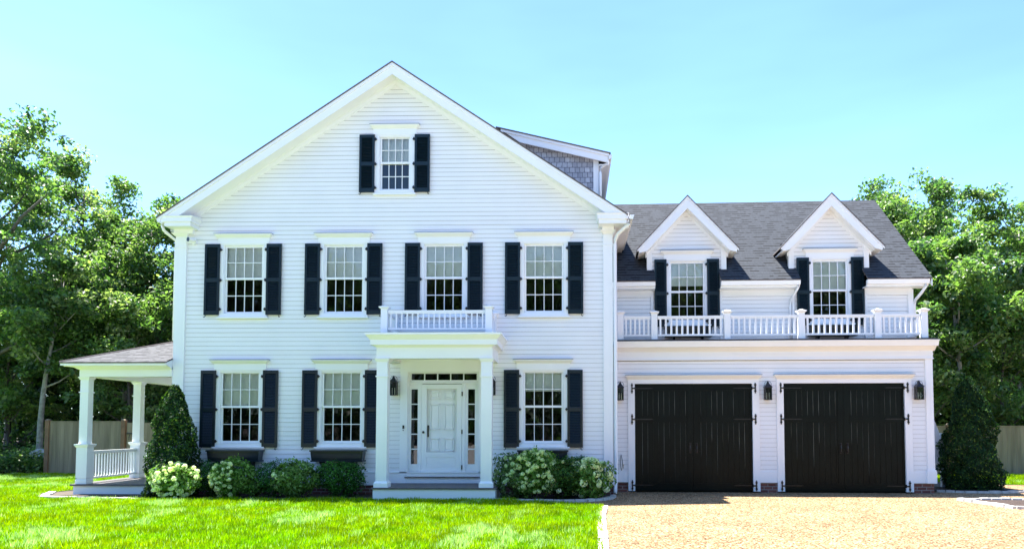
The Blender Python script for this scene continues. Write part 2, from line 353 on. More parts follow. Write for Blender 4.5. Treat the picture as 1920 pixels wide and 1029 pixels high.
def edging(path, wdt, label, hgt=.05, step=.24):
    b = MB(); pts = []
    for (x0, y0), (x1, y1) in zip(path[:-1], path[1:]):
        d = math.hypot(x1 - x0, y1 - y0); k = max(1, round(d / step))
        for i in range(k): pts.append((x0 + (x1 - x0) * i / k, y0 + (y1 - y0) * i / k, x0 + (x1 - x0) * (i + 1) / k, y0 + (y1 - y0) * (i + 1) / k))
    for x0, y0, x1, y1 in pts:
        d = Vector((x1 - x0, y1 - y0)); L = d.length; d.normalize(); n = Vector((-d.y, d.x)); g = .004
        hw = wdt / 2 * random.uniform(.88, 1.08); h = hgt * random.uniform(.75, 1.15); o = random.uniform(-.008, .008)
        a = Vector((x0, y0)) + d * g + n * o; c = Vector((x1, y1)) - d * g + n * o
        q = [a - n * hw, c - n * hw, c + n * hw, a + n * hw]; ctr = (a + c) / 2
        top = [ctr + (p - ctr) * .93 for p in q]
        b.hexa([(p.x, p.y, -.03) for p in q] + [(p.x, p.y, h) for p in top])
    o = b.build('stone_edging', STONE); return tag(o, label, 'edging', 'granite edging runs')
edging([(.32, -9.8), (.39, -7.8), (.52, -4), (.62, -2.55)], .16, 'pale straight granite strip between lawn and gravel driveway', .035, .75)
edging(bedc, .11, 'curved granite edging around the mophead hydrangea bed')
edging([(8.75, 1.02), (9.3, .77), (10.1, .69), (10.8, .91), (11.08, 1.4)], .1, 'granite edging around the foot of the tall shrub right of the garage')
edging([(13, -4.3), (8.5, -2.75), (8.25, -1.1), (9.1, -1.1), (9.95, -1.2), (13, -2.5)], .13, 'granite edging of the small border bed in the gravel at far right')
edging([(-12.5, .5), (-11.8, -.85), (-10.7, -1.0), (-9.9, -1.1), (-9.4, -1.36)], .18, 'pale granite edging in front of the side porch deck', .03)

# ------------------------------------------------------------------ house
house = empty('house', (-4.2, 0, 0))
tag(house, 'white clapboard gabled house with dark shutters, portico, side porch and attached garage wing', 'house')
XL, XR = -9.36, .94; CXM = -4.17; SL = .667; ZR = 10.03; DEPTH = 9.0
def roofz(x): return ZR - SL * abs(x - CXM)

def siding(b, x0, x1, z0, z1, y, holes=(), clip=None, c=.105, t=.018, slit=.0038):
    z = z0
    while z < z1 - 1e-4:
        zt = min(z + c, z1); xa0, xb0 = x0, x1; xa1, xb1 = x0, x1
        if clip:
            A = clip(z); B = clip(zt); xa0, xb0 = max(x0, A[0]), min(x1, A[1]); xa1, xb1 = max(x0, B[0]), min(x1, B[1])
            if xb0 - xa0 < .02: break
            if xb1 < xa1: xa1 = xb1 = (xa1 + xb1) / 2
        segs = [(xa0, xb0, xa1, xb1)]
        zm = (z + zt) / 2
        for hx0, hx1, hz0, hz1 in holes:
            if hz0 < zm < hz1:
                ns = []
                for (a, bb, a1, b1) in segs:
                    if hx1 <= a or hx0 >= bb: ns.append((a, bb, a1, b1)); continue
                    if hx0 > a: ns.append((a, hx0, a1, hx0))
                    if hx1 < bb: ns.append((hx1, bb, hx1, b1))
                segs = ns
        for (a, bb, a1, b1) in segs:
            tt = t * random.uniform(.85, 1.1)
            b.face([(a, y - tt, z), (bb, y - tt, z), (b1, y - .004, zt - slit), (a1, y - .004, zt - slit)])
            b.face([(a, y - tt + .009, z), (bb, y - tt + .009, z), (bb, y - tt, z), (a, y - tt, z)])
            b.face([(a, y + .018, z), (bb, y + .018, z), (b1, y + .018, zt), (a1, y + .018, zt)], 1)  # dark sheet behind the slits deepens the shade lines of the boards
        z = zt
UPX = [-7.74, -5.365, -3.005, -.66]; LOX = [-7.77, -5.38, -.675]
holes = [(x - .49, x + .49, 4.2, 5.86) for x in UPX] + [(x - .49, x + .49, 1.17, 2.88) for x in LOX] + [(-4.57, -3.80, 7.11, 8.44)] + [(-3.83, -2.17, .2, 2.95)]
b = MB()
def gclip(z):
    h = (9.72 - z) / SL; return (CXM - h, CXM + h)
siding(b, XL + .2, XR - .2, .52, 9.72, 0, holes, gclip)
b.build('wall', [WHITE, SHADE_SHEATH], house)
# side and back walls, interior
b = MB()
b.box(XL, XL + .15, .02, DEPTH, .2, 6.22); b.build('side_wall', WHITE, house)
b = MB(); b.box(XR - .15, XR, .02, DEPTH, .2, 6.22); b.build('side_wall', WHITE, house)
b = MB(); b.prism([(XL + .16, DEPTH - .15, .2), (XR - .16, DEPTH - .15, .2), (XR - .16, DEPTH - .15, 6.4), (CXM, DEPTH - .15, 9.8), (XL + .16, DEPTH - .15, 6.4)], (0, .14, 0)); b.build('back_wall', WHITE, house)
b = MB()
for z in (.25, 3.5, 6.5): b.box(XL + .18, XR - .18, .12, DEPTH - .18, z, z + .12)
b.prism([(XL + .2, 2.2, .4), (XR - .2, 2.2, .4), (XR - .2, 2.2, 6.3), (CXM, 2.2, 9.4), (XL + .2, 2.2, 6.3)], (0, .1, 0))
for x in (-6.5, -4.3, -1.9): b.box(x, x + .1, .12, 2.15, .4, 6.45)
b.build('interior', DARKIN, house)
# foundation and water table
def uvbox(b, x0, x1, y, z0, z1): b.face([(x0, y, z0), (x1, y, z0), (x1, y, z1), (x0, y, z1)], 0, [(x0, z0), (x1, z0), (x1, z1), (x0, z1)])
b = MB(); uvbox(b, XL, XR, -.0, -.05, .22)
b.face([(XR, 0, -.05), (XR, 2, -.05), (XR, 2, .22), (XR, 0, .22)], 0, [(0, 0), (2, 0), (2, .27), (0, .27)])
b.build('foundation', BRICK, house)
b = MB(); b.box(XL + .02, XR - .02, -.03, .02, .22, .50); b.box(XL + .02, XR - .02, -.045, .0, .50, .525); b.build('water_table', TRIM, house)
# corner pilasters
for xa, xb, sgn in ((XL, XL + .26, -1), (XR - .22, XR, 1)):
    b = MB(); b.box(xa, xb, -.055, .3, .22, 6.12)
    b.box(xa - .025, xb + .025, -.085, .32, .22, .50); b.box(xa - .015, xb + .015, -.075, .31, .50, .54)
    b.box(xa - .008, xb + .008, -.07, .31, 5.78, 5.81)
    b.frust((xa + xb) / 2, .12, 6.05, 6.12, xb - xa + .02, .40, xb - xa + .16, .54); b.build('corner_board', TRIM, house)
# frieze under rake
b = MB()
for s in (-1, 1):
    def P(dx, dz, y): return (CXM + s * dx, y, ZR - SL * dx - dz)
    d0, d1 = 0.0, 5.0
    poly = [P(0, .23, -.03), P(d1, .23, -.03), P(d1, .375, -.03), P(0, .375, -.03)]
    b.prism(poly, (0, .06, 0)); 
    poly = [P(0, .23, -.06), P(d1 - .05, .23, -.06), P(d1 - .05, .27, -.06), P(0, .27, -.06)]
    b.prism(poly, (0, .029, 0))
b.build('frieze', TRIM, house)
# rake boards + soffit
for s in (-1, 1):
    b = MB(); dE = 5.36
    def P(dx, dz, y): return (CXM + s * dx, y, ZR - SL * dx - dz)
    b.prism([P(0, .05, -.45), P(dE, .05, -.45), P(dE - .0, .075 + .12, -.45), P(dE - .28, .30, -.45), P(0, .30, -.45)], (0, .045, 0))
    b.prism([P(0, .02, -.475), P(dE + .04, .02, -.475), P(dE + .04, .105, -.475), P(0, .105, -.475)], (0, .024, 0))
    b.build('rake_board', TRIM, house)
    b = MB(); b.prism([P(0, .24, -.404), P(dE - .3, .24, -.404), P(dE - .3, .255, -.404), P(0, .255, -.404)], (0, .36, 0)); b.build('soffit', TRIM, house)
# main roof
b = MB(); y0, y1 = -.49, DEPTH + .4
for s in (-1, 1):
    dE = 5.44; L = dE * math.hypot(1, SL)
    p = [(CXM, y0, ZR), (CXM, y1, ZR), (CXM + s * dE, y1, ZR - SL * dE), (CXM + s * dE, y0, ZR - SL * dE)]
    b.face(p if s > 0 else p, 0, [(y0, 0), (y1, 0), (y1, -L), (y0, -L)])
    t = .035; b.face([(x, y, z - t) for x, y, z in p][::-1], 1)
    b.face([(CXM, y0, ZR), (CXM + s * dE, y0, ZR - SL * dE), (CXM + s * dE, y0, ZR - SL * dE - t), (CXM, y0, ZR - t)], 1)
    b.face([(CXM + s * dE, y0, ZR - SL * dE), (CXM + s * dE, y1, ZR - SL * dE), (CXM + s * dE, y1, ZR - SL * dE - t), (CXM + s * dE, y0, ZR - SL * dE - t)], 1)
b.build('roof', [ROOF, mat('shingle_edge', (.13, .11, .105), .9, .2, 20)], house)
EDGE = bpy.data.materials['shingle_edge']
# cornice returns
for (x0, x1) in ((-9.47, -8.80), (.58, 1.27)):
    b = MB(); b.box(x0, x1, -.463, .0, 6.30, 6.40); b.box(x0 + .03, x1 - .03, -.43, .0, 6.20, 6.30)
    b.frust((x0 + x1) / 2, -.225, 6.37, 6.425, x1 - x0, .45, x1 - x0 + .06, .52)
    b.box(x0 + .10 if x0 < -5 else x0 + .12, x1 - .12 if x0 < -5 else x1 - .30, -.14, 0, 6.10, 6.20)
    # sloped metal cap
    b.hexa([(x0 - .02, -.48, 6.428), (x1 + .02, -.48, 6.428), (x1 + .02, 0, 6.428), (x0 - .02, 0, 6.428), (x0 - .02, -.48, 6.435), (x1 + .02, -.48, 6.435), (x1 + .02, 0, 6.50), (x0 - .02, 0, 6.50)], 0)
    b.build('cornice_return', TRIM, house)
# side eaves
for s, xw, xe in ((-1, XL, -9.50), (1, XR, 1.30)):
    b = MB(); a, c = sorted((xw, xe)); b.box(a, c, .004, DEPTH, 6.20, 6.225)
    b.box(xe - .02, xe + .02, .004, DEPTH, 6.19, 6.36)
    if s > 0:
        for k in (1.02, 1.1, 1.18, 1.26): b.box(k, k + .012, .01, DEPTH, 6.19, 6.2)
    b.build('eave_soffit', TRIM, house)
    b = MB(); g = .1
    pr = [(xe + s * .021, 6.285), (xe + s * .085, 6.285), (xe + s * .115, 6.385), (xe + s * .021, 6.385)]
    b.prism([(x, -.47, z) for x, z in pr], (0, DEPTH + .8, 0)); b.build('gutter', TRIM, house)
def downspout(path, r=.038, parent=house, frame=None):
    b = MB(); 
    b.tube(path, r, 8); return b.build('downspout', TRIM, parent, frame=frame, smooth=True)
downspout([(1.33, -.36, 6.30), (1.30, -.36, 6.2), (1.2, -.3, 6.12), (1.06, -.15, 6.02), (1.0, -.06, 5.92), (.995, -.05, 5.8), (.995, -.05, .3), (.985, -.06, .18), (.97, -.14, .05)], .042)
downspout([(-9.56, -.3, 6.26), (-9.53, -.28, 6.14), (-9.47, -.1, 6.05), (-9.41, .06, 5.98), (-9.41, .06, 5.8), (-9.41, .06, 3.6)], .035)

# shed dormer on the far slope
sd_ = empty('shed_dormer', (0, 1.2, 7.5), parent=house)
def cz(x): return 8.99 - .240 * (x + 1.72)
b = MB()
pts = [(-1.4, 1.2, roofz(-1.4) - .05), (.60, 1.2, roofz(.60) - .05), (.60, 1.2, cz(.60) - .2), (-1.4, 1.2, cz(-1.4) - .2)]
b.face(pts, 0, [(x, z) for x, y, z in pts])
b.face([(.64, 1.2, 6.8), (.64, 7.5, 6.8), (.64, 7.5, cz(.64) - .2), (.64, 1.2, cz(.64) - .2)], 0, [(1.2, 0), (7.5, 0), (7.5, 1), (1.2, 1)])
b.build('dormer_wall', CEDAR, sd_)
b = MB(); b.box(.53, .665, 1.17, 1.33, 6.8, 8.24); b.build('dormer_corner_board', TRIM, sd_)
b = MB()
def Q(x, dz, y): return (x, y, cz(x) - dz)
b.prism([Q(-1.78, .03, 1.02), Q(.88, .03, 1.02), Q(.88, .25, 1.02), Q(-1.3, .25, 1.02)], (0, .05, 0))
b.prism([Q(-1.78, .02, .99), Q(.92, .02, .99), Q(.92, .09, .99), Q(-1.78, .09, .99)], (0, .028, 0))
b.box(.665, .9, 1.08, 7.6, 8.07, 8.09)
b.box(.88, .91, 1.05, 7.6, 8.06, 8.30)
b.build('dormer_trim', TRIM, sd_)
b = MB()
p = [(-1.9, .97, cz(-1.9)), (.96, .97, cz(.96)), (.96, 7.7, cz(.96)), (-1.9, 7.7, cz(-1.9))]
b.face(p, 0, [(x, y) for x, y, z in p]); b.face([(x, y, z - .03) for x, y, z in p][::-1], 1)
b.face([p[0], p[1], (p[1][0], p[1][1], p[1][2] - .03), (p[0][0], p[0][1], p[0][2] - .03)][::-1], 1)
b.build('dormer_roof', [ROOF, EDGE], sd_)
b = MB(); pr = [(.912, 8.20), (.975, 8.20), (1.0, 8.30), (.912, 8.30)]
b.prism([(x, 1.0, z) for x, z in pr], (0, 6.6, 0)); b.build('gutter', TRIM, sd_)
downspout([(.94, 1.12, 8.22), (.93, 1.12, 8.14), (.80, 1.13, 8.08), (.71, 1.14, 8.02), (.705, 1.15, 7.9), (.705, 1.15, 6.9)], .035, sd_)

# ------------------------------------------------------------------ windows
def make_window(w, zb, zt, zmeet, blind, apron=False, attic=False):
    """local origin: centre of the sill at wall plane, z=0 at world zero"""
    root = None
    b = MB(); h = w / 2; cw = .10
    # casing
    b.box(-h - cw, -h, -.035, .10, zb - .06, zt + .03); b.box(h, h + cw, -.035, .10, zb - .06, zt + .03)
    b.box(-h, h, -.035, .10, zt, zt + .03)
    b.box(-h - cw - .035, h + cw + .035, -.045, .0, zt + .03, zt + .175)            # frieze
    b.frust(0, -.03, zt + .175, zt + .235, w + 2 * cw + .10, .07, w + 2 * cw + .22, .20)          # crown
    b.box(-h - cw - .11, h + cw + .11, -.13, .0, zt + .235, zt + .252)
    b.box(-h - cw, h + cw, -.04, .10, zb - .085, zb - .002)
    b.box(-h - cw - .03, h + cw + .03, -.085, .0, zb - .12, zb - .085)
    if apron: b.box(-h - cw + .0, h + cw - .0, -.05, .0, zb - .16, zb - .12)
    b.box(-h - .0, -h + .018, -.01, .1, zb, zt); b.box(h - .018, h, -.01, .1, zb, zt); b.box(-h + .018, h - .018, -.01, .1, zt - .018, zt)
    root = b.build('window', TRIM)
    b = MB(); b.box(-h - cw - .115, h + cw + .115, -.135, .002, zt + .253, zt + .262); b.build('flashing', LEAD, root)
    h2 = h - .02
    def sash(y, a, c, name):
        b = MB(); st = .038
        b.box(-h2, -h2 + st, y, y + .035, a, c); b.box(h2 - st, h2, y, y + .035, a, c)
        b.box(-h2 + st, h2 - st, y, y + .035, a, a + st + .012); b.box(-h2 + st, h2 - st, y, y + .035, c - st, c)
        gx0, gx1, gz0, gz1 = -h2 + st, h2 - st, a + st + .012, c - st
        for k in (1, 2, 3):
            x = gx0 + (gx1 - gx0) * k / 4; b.box(x - .008, x + .008, y - .004, y + .025, gz0, gz1)
        zm = (gz0 + gz1) / 2; b.box(gx0, gx1, y - .005, y + .024, zm - .008, zm + .008)
        s = b.build(name, TRIM, root)
        b = MB(); b.face([(gx0, y + .012, gz0), (gx1, y + .012, gz0), (gx1, y + .012, gz1), (gx0, y + .012, gz1)]); b.build('glass', GLASS, root)
    sash(.015, zmeet - .022, zt - .018, 'upper_sash')
    sash(.055, zb, zmeet + .018, 'lower_sash')
    b = MB(); ztb = zt - .03; n = 7
    # roman / roller blind with soft folds
    for k in range(n):
        za = ztb - (ztb - blind) * k / n; zc = ztb - (ztb - blind) * (k + 1) / n
        b.face([(-h2, .125, zc), (h2, .125, zc), (h2, .118 + .006 * (k % 2), za), (-h2, .118 + .006 * (k % 2), za)])
    b.box(-h2, h2, .112, .122, blind - .012, blind + .02)
    b.build('blind', BLINDM, root)
    return root
def attach(o, parent, loc, frame=None):
    place(o, parent, loc, None, frame)
WWIN = .95
w1 = make_window(WWIN, 4.22, 5.84, 5.045, 5.07)
attach(w1, house, (UPX[0], 0, 0))
for x in UPX[1:]: copy_tree(w1, house, (x, 0, 0))
w2 = make_window(.96, 1.19, 2.865, 2.03, 2.06, apron=True); attach(w2, house, (LOX[0], 0, 0))
copy_tree(w2, house, (LOX[1], 0, 0))
w3 = make_window(.96, 1.19, 2.865, 2.03, 2.40, apron=True); attach(w3, house, (LOX[2], 0, 0))
w4 = make_window(.75, 7.13, 8.425, 7.79, 7.82); attach(w4, house, (CXM - .015, 0, 0))

def make_shutter(w, h, side):
    """origin at bottom centre, side: +1 hinges on the right edge"""
    b = MB(); y0, y1 = -.075, -.038; st = .052; hw = w / 2
    b.box(-hw, -hw + st, y0, y1, 0, h); b.box(hw - st, hw, y0, y1, 0, h)
    mid = h * .49
    for a, c in ((0, .095), (mid - .045, mid + .045), (h - .075, h)): b.box(-hw + st, hw - st, y0, y1, a, c)
    for a, c in ((.095, mid - .045), (mid + .045, h - .075)):
        n = int((c - a) / .036)
        for k in range(n):
            z = a + (c - a) * (k + .5) / n
            b.hexa([(-hw + st, y0 + .004, z - .018), (hw - st, y0 + .004, z - .018), (hw - st, y0 + .010, z - .020), (-hw + st, y0 + .010, z - .020),
                    (-hw + st, y1 - .012, z + .012), (hw - st, y1 - .012, z + .012), (hw - st, y1 - .004, z + .014), (-hw + st, y1 - .004, z + .014)])
        b.box(-hw + st, hw - st, y1 - .003, y1, a, c)
    s = b.build('shutter', DARKG)
    for z in (h * .08, mid, h * .92):
        b = MB(); x = side * hw; b.box(min(x, x + side * .05), max(x, x + side * .05), -.07, -.036, z - .012, z + .012)
        b.box(x + side * .02 - .012, x + side * .02 + .012, -.085, -.05, z - .035, z + .035); b.build('hinge', BLACK, s)
    b = MB(); x = -side * (hw - .04)
    b.tube([(x, -.03, -.01), (x, -.08, -.02), (x, -.09, -.045), (x - side * .02, -.09, -.055), (x - side * .035, -.09, -.04)], .009, 6); b.build('holdback', BLACK, s)
    return s
def pair(px0, px1, w, zb, h, proto=None, frame=None, v=0):
    if proto is None:
        a = make_shutter(w, h, 1); c = make_shutter(w, h, -1)
        attach(a, house, (px0 + w / 2, v, zb), frame); attach(c, house, (px1 - w / 2, v, zb), frame)
        return a, c
    copy_tree(proto[0], house, (px0 + w / 2, v, zb), None, frame); copy_tree(proto[1], house, (px1 - w / 2, v, zb), None, frame)
pu = pair(-8.65, -6.83, .355, 4.18, 1.68)
for x in UPX[1:]: pair(x - .91, x + .915, .355, 4.18, 1.68, pu)
pl = pair(-8.68, -6.86, .355, 1.09, 1.79)
for x in LOX[1:]: pair(x - .912, x + .912, .355, 1.09, 1.79, pl)
pair(-5.02, -3.35, .36, 7.07, 1.38)

# window boxes
def window_box(w, label, loc, frame=None):
    b = MB(); h = w / 2
    b.frust(0, -.20, 0, .20, w - .04, .24, w, .28); b.box(-h - .02, h + .02, -.36, -.035, .20, .235); b.box(-h - .0, h + .0, -.345, -.04, -.03, 0)
    b.box(-h + .03, h - .03, -.335, -.325, .05, .16)
    o = empty('window_box', loc, frame=frame); t = tag(o, label, 'window box', 'dark window boxes')
    pb = b.build('planter', DARKG, o, loc, frame=frame)
    for s in (-1, 1):
        b = MB(); x = s * (h - .22)
        b.prism([(x - .025, -.30, -.032), (x - .025, -.045, -.032), (x - .025, -.045, -.30), (x - .025, -.09, -.30), (x - .025, -.12, -.17), (x - .025, -.22, -.10)], (.05, 0, 0))
        b.build('bracket', DARKG, o, loc, frame=frame)
    return o
window_box(1.2, 'dark planter box under the ground floor window nearest the side porch', (LOX[0] + .0, 0, .80))
window_box(1.2, 'dark planter box under the ground floor window just left of the portico', (LOX[1] + .0, 0, .80))
window_box(1.12, 'dark planter box above the white hydrangeas right of the portico', (LOX[2] + .0, 0, .80))

# ------------------------------------------------------------------ portico
pc = -2.98
def porch_column(name, x, y, w, z0, z1, parent, neck, ped=None):
    b = MB(); h = w / 2
    b.box(x - h, x + h, y - h, y + h, z0, z1)
    b.box(x - h - .035, x + h + .035, y - h - .035, y + h + .035, z0, z0 + .09); b.frust(x, y, z0 + .09, z0 + .13, w + .07, w + .07, w + .01, w + .01)
    b.box(x - h - .02, x + h + .02, y - h - .02, y + h + .02, neck, neck + .03)
    b.frust(x, y, z1 - .07, z1 - .002, w + .02, w + .02, w + .09, w + .09)
    if ped:
        b.box(x - h - .03, x + h + .03, y - h - .03, y + h + .03, z0 + .13, ped - .05)
        b.frust(x, y, ped - .05, ped, w + .08, w + .08, w + .14, w + .14); b.box(x - h - .07, x + h + .07, y - h - .07, y + h + .07, ped, ped + .025)
    return b.build(name, TRIM, parent)
for x in (-4.11, -1.85): porch_column('portico_column', x, -1.2, .235, .27, 3.04, house, 2.64)
b = MB()
def ring(b, x0, x1, yf, z0, z1, d=0): b.box(x0 - d, x1 + d, yf - d, -.0, z0, z1)
X0, X1, YF = -4.235, -1.725, -1.32
# beams (hollow underneath)
b.box(X0, X1, YF, YF + .24, 3.04, 3.32); b.box(X0, X0 + .24, YF + .24, -.0, 3.04, 3.32); b.box(X1 - .24, X1, YF + .24, -.0, 3.04, 3.32)
b.box(X0 + .24, X1 - .24, YF + .24, 0, 3.16, 3.18)
b.frust((X0 + X1) / 2, YF / 2 - .0, 3.28, 3.325, X1 - X0, -YF, X1 - X0 + .10, -YF + .10)
ring(b, X0, X1, YF, 3.325, 3.44, .115)
b.frust((X0 + X1) / 2, YF / 2, 3.44, 3.535, X1 - X0 + .24, -YF + .24, X1 - X0 + .40, -YF + .40)
ring(b, X0, X1, YF, 3.535, 3.58, .21)
b.box(X0 + .1, X1 - .1, YF + .1, -.0, 3.58, 3.60, 1)
b.build('portico_entablature', [TRIM, LEAD], house)
# portico railing
def railing(parent_loc, posts, runs, zb, zt, bal, postw, zpost, frame=None, parent=house, zfoot=None, name='railing'):
    """posts: (x,y,halffirst) ; runs: ((x0,y0),(x1,y1),n)"""
    b = MB(); zfoot = zb - .05 if zfoot is None else zfoot
    for (x0, y0), (x1, y1), n in runs:
        d = Vector((x1 - x0, y1 - y0)); d.normalize(); nn = Vector((-d.y, d.x))
        for (za, zc, hw) in ((zt - .045, zt, .035), (zt - .075, zt - .045, .024), (zb, zb + .045, .024)):
            q = [(x0 - nn.x * hw, y0 - nn.y * hw), (x1 - nn.x * hw, y1 - nn.y * hw), (x1 + nn.x * hw, y1 + nn.y * hw), (x0 + nn.x * hw, y0 + nn.y * hw)]
            b.hexa([(x, y, za) for x, y in q] + [(x, y, zc) for x, y in q])
    root = b.build(name, TRIM, parent, frame=frame)
    pb = None
    for (x, y) in posts:
        if pb is None:
            b = MB(); h = postw / 2; b.box(-h, h, -h, h, 0, zpost - zfoot - .05); b.frust(0, 0, zpost - zfoot - .075, zpost - zfoot - .045, postw, postw, postw + .075, postw + .075)
            b.box(-h - .04, h + .04, -h - .04, h + .04, zpost - zfoot - .045, zpost - zfoot - .02); b.frust(0, 0, zpost - zfoot - .02, zpost - zfoot + .015, postw + .05, postw + .05, .03, .03)
            pb = b.build('newel_post', TRIM, root, (x, y, zfoot), frame=frame)
        else: copy_tree(pb, root, (x, y, zfoot), None, frame)
    bb = None
    for (x0, y0), (x1, y1), n in runs:
        for k in range(n):
            t = (k + .5) / n; x, y = x0 + (x1 - x0) * t, y0 + (y1 - y0) * t
            if bb is None:
                b = MB(); h = bal / 2; b.box(-h, h, -h, h, 0, zt - .075 - zb - .045); bb = b.build('baluster', TRIM, root, (x, y, zb + .045), frame=frame)
            else: copy_tree(bb, root, (x, y, zb + .045), None, frame)
    return root
railing(None, [(-4.13, -1.05), (-1.83, -1.05), (-1.83, -.08), (-4.13, -.08)],
        [((-4.05, -1.05), (-1.91, -1.05), 18), ((-4.13, -.97), (-4.13, -.15), 7), ((-1.83, -.97), (-1.83, -.15), 7)], 3.69, 4.12, .030, .145, 4.22, zfoot=3.6, name='portico_railing')
# portico deck
b = MB(); b.box(-4.30, -1.62, -1.40, -.0, .235, .27, 1); b.box(-4.27, -1.65, -1.37, -.0, -.02, .235, 0); b.build('portico_deck', [TRIM, DECK], house)
# door surround
ds = empty('entrance', (-3.0, 0, .27), parent=house)
b = MB()
b.box(-4.0, -3.83, -.045, .02, .27, 3.14); b.box(-2.17, -2.0, -.045, .02, .27, 3.14); b.box(-3.83, -2.17, -.045, .02, 2.84, 3.14)
b.box(-4.02, -1.98, -.07, .02, 3.10, 3.16)
b.box(-3.83, -2.17, .0, .02, .27, .40)
# jambs of the recess
b.box(-3.83, -3.81, .02, .16, .40, 2.84); b.box(-2.19, -2.17, .02, .16, .40, 2.84); b.box(-3.81, -2.19, .02, .16, 2.82, 2.84)
b.box(-3.81, -2.19, .08, .16, 2.57, 2.64)       # transom bar
b.box(-3.81, -2.19, .04, .08, 2.575, 2.60)
for x in (-3.555, -2.535): b.box(x - .035, x + .035, .05, .16, .42, 2.57)     # mullions
# sidelight panels with openings
for a, c in ((-3.81, -3.59), (-2.50, -2.19)):
    g0, g1 = (-3.765, -3.615) if a < -3 else (-2.435, -2.275)
    b.box(a, g0, .09, .13, .42, 2.57); b.box(g1, c, .09, .13, .42, 2.57); b.box(g0, g1, .09, .13, .42, .70); b.box(g0, g1, .09, .13, 2.44, 2.57)
    for k in range(1, 5):
        z = .70 + (2.44 - .70) * k / 5; b.box(g0, g1, .085, .125, z - .012, z + .012)
b.box(-3.81, -2.19, .09, .13, 2.64, 2.655); b.box(-3.81, -2.19, .09, .13, 2.805, 2.82); b.box(-3.81, -3.765, .09, .13, 2.655, 2.805); b.box(-2.235, -2.19, .09, .13, 2.655, 2.805)
for k in range(1, 5):
    x = -3.765 + 1.53 * k / 5; b.box(x - .012, x + .012, .085, .125, 2.655, 2.805)
b.build('door_surround', TRIM, ds)
b = MB()
for g0, g1 in ((-3.765, -3.615), (-2.435, -2.275)): b.face([(g0, .112, .70), (g1, .112, .70), (g1, .112, 2.44), (g0, .112, 2.44)])
b.face([(-3.765, .112, 2.655), (-2.235, .112, 2.655), (-2.235, .112, 2.805), (-3.765, .112, 2.805)]); b.build('sidelight_glass', GLASS, ds)
b = MB(); b.box(-3.88, -2.14, -.075, .06, .395, .42); b.build('threshold', DECK, ds)
b = MB(); D0, D1 = -3.515, -2.575; S0, S1, Z0, Z1 = -3.395, -2.695, .98, 2.45
b.box(D0, S0, .045, .085, .43, 2.555); b.box(S1, D1, .045, .085, .43, 2.555); b.box(S0, S1, .045, .085, Z1, 2.555); b.box(S0, S1, .045, .085, .43, .60)
b.box(S0, S1, .045, .085, .86, Z0); b.box(S0, S1, .057, .085, .60, .86); b.box(S0 + .03, S1 - .03, .05, .06, .63, .83)
b.build('storm_door', TRIM, ds)
b = MB(); b.box(S0 - .02, S1 + .02, .125, .16, Z0 - .05, Z1 + .03)
def panel(x0, x1, z0, z1):
    for (a, c, d, e) in ((x0, x0 + .016, z0, z1), (x1 - .016, x1, z0, z1), (x0, x1, z0, z0 + .016), (x0, x1, z1 - .016, z1)): b.box(a, c, .098, .125, d, e)
    b.frust  # raised field
    b.hexa([(x0 + .045, .104, z0 + .045), (x1 - .045, .104, z0 + .045), (x1 - .03, .1251, z0 + .03), (x0 + .03, .1251, z0 + .03), (x0 + .045, .104, z1 - .045), (x1 - .045, .104, z1 - .045), (x1 - .03, .1251, z1 - .03), (x0 + .03, .1251, z1 - .03)])
xm = (S0 + S1) / 2
for x0, x1 in ((S0 + .07, xm - .05), (xm + .05, S1 - .07)):
    for z0, z1 in ((1.0, 1.30), (1.50, 2.10), (2.21, 2.40)): panel(x0, x1, z0, z1)
b.build('front_door', TRIM, ds)
b = MB(); b.box(S0 + .015, S0 + .045, .09, .115, 1.33, 1.60); b.box(S0 + .02, S0 + .04, .075, .10, 1.42, 1.44); b.build('door_handle', BLACK, ds)
b = MB(); b.tube([(D0 + .05, .045, 1.44), (D0 + .05, .02, 1.44)], .012, 8); b.tube([(D0 + .05, .02, 1.44), (D0 + .05, -.01, 1.44)], [.03, .024], 10); b.build('door_knob', BLACK, ds)
for z in (2.33, 1.45, .63):
    b = MB(); b.box(D1 - .006, D1 + .02, .03, .05, z - .05, z + .05); b.build('hinge', BLACK, ds)

# ------------------------------------------------------------------ side porch
PXL = -11.55; deck_z = .24
b = MB(); b.box(-11.66, XL - .005, -.14, 5.6, .20, .24, 1); b.box(-11.6, XL - .01, -.10, 5.6, -.02, .20, 0); b.build('porch_deck', [TRIM, DECK], house)
for y in (.06, 2.25): porch_column('porch_column', -11.45, y, .195, .24, 2.74, house, 2.36, 1.14)
b = MB()
b.box(-11.55, XL, -.08, .18, 2.74, 2.965); b.box(-11.55, -11.27, .18, 5.6, 2.74, 2.965); b.box(-11.55, XL, 5.34, 5.6, 2.745, 2.965)
b.box(-11.27, XL, .18, 5.34, 2.94, 2.96)
b.hexa([(-11.56, -.09, 2.90), (XL, -.09, 2.90), (XL, .1, 2.90), (-11.56, .1, 2.90), (-11.66, -.19, 2.965), (XL, -.19, 2.965), (XL, .1, 2.965), (-11.66, .1, 2.965)])
b.box(-11.78, XL, -.28, 5.8, 2.965, 2.99); b.box(-11.79, XL, -.29, -.26, 2.965, 3.045); b.box(-11.79, -11.76, -.26, 5.8, 2.965, 3.045)
b.box(-11.84, XL, -.345, -.29, 2.985, 3.045); b.box(-11.845, -11.79, -.289, 5.8, 2.985, 3.045)
b.prism([(XL - .03, -.28, 2.99), (XL - .03, .0, 2.99), (XL - .03, .0, 3.15), (XL - .03, -.28, 3.055)], (.028, 0, 0))
b.build('porch_beam', TRIM, house)
b = MB(); s = .37; X0_, Y0_ = -11.85, -.36; zz = 3.06
w_ = XL - X0_
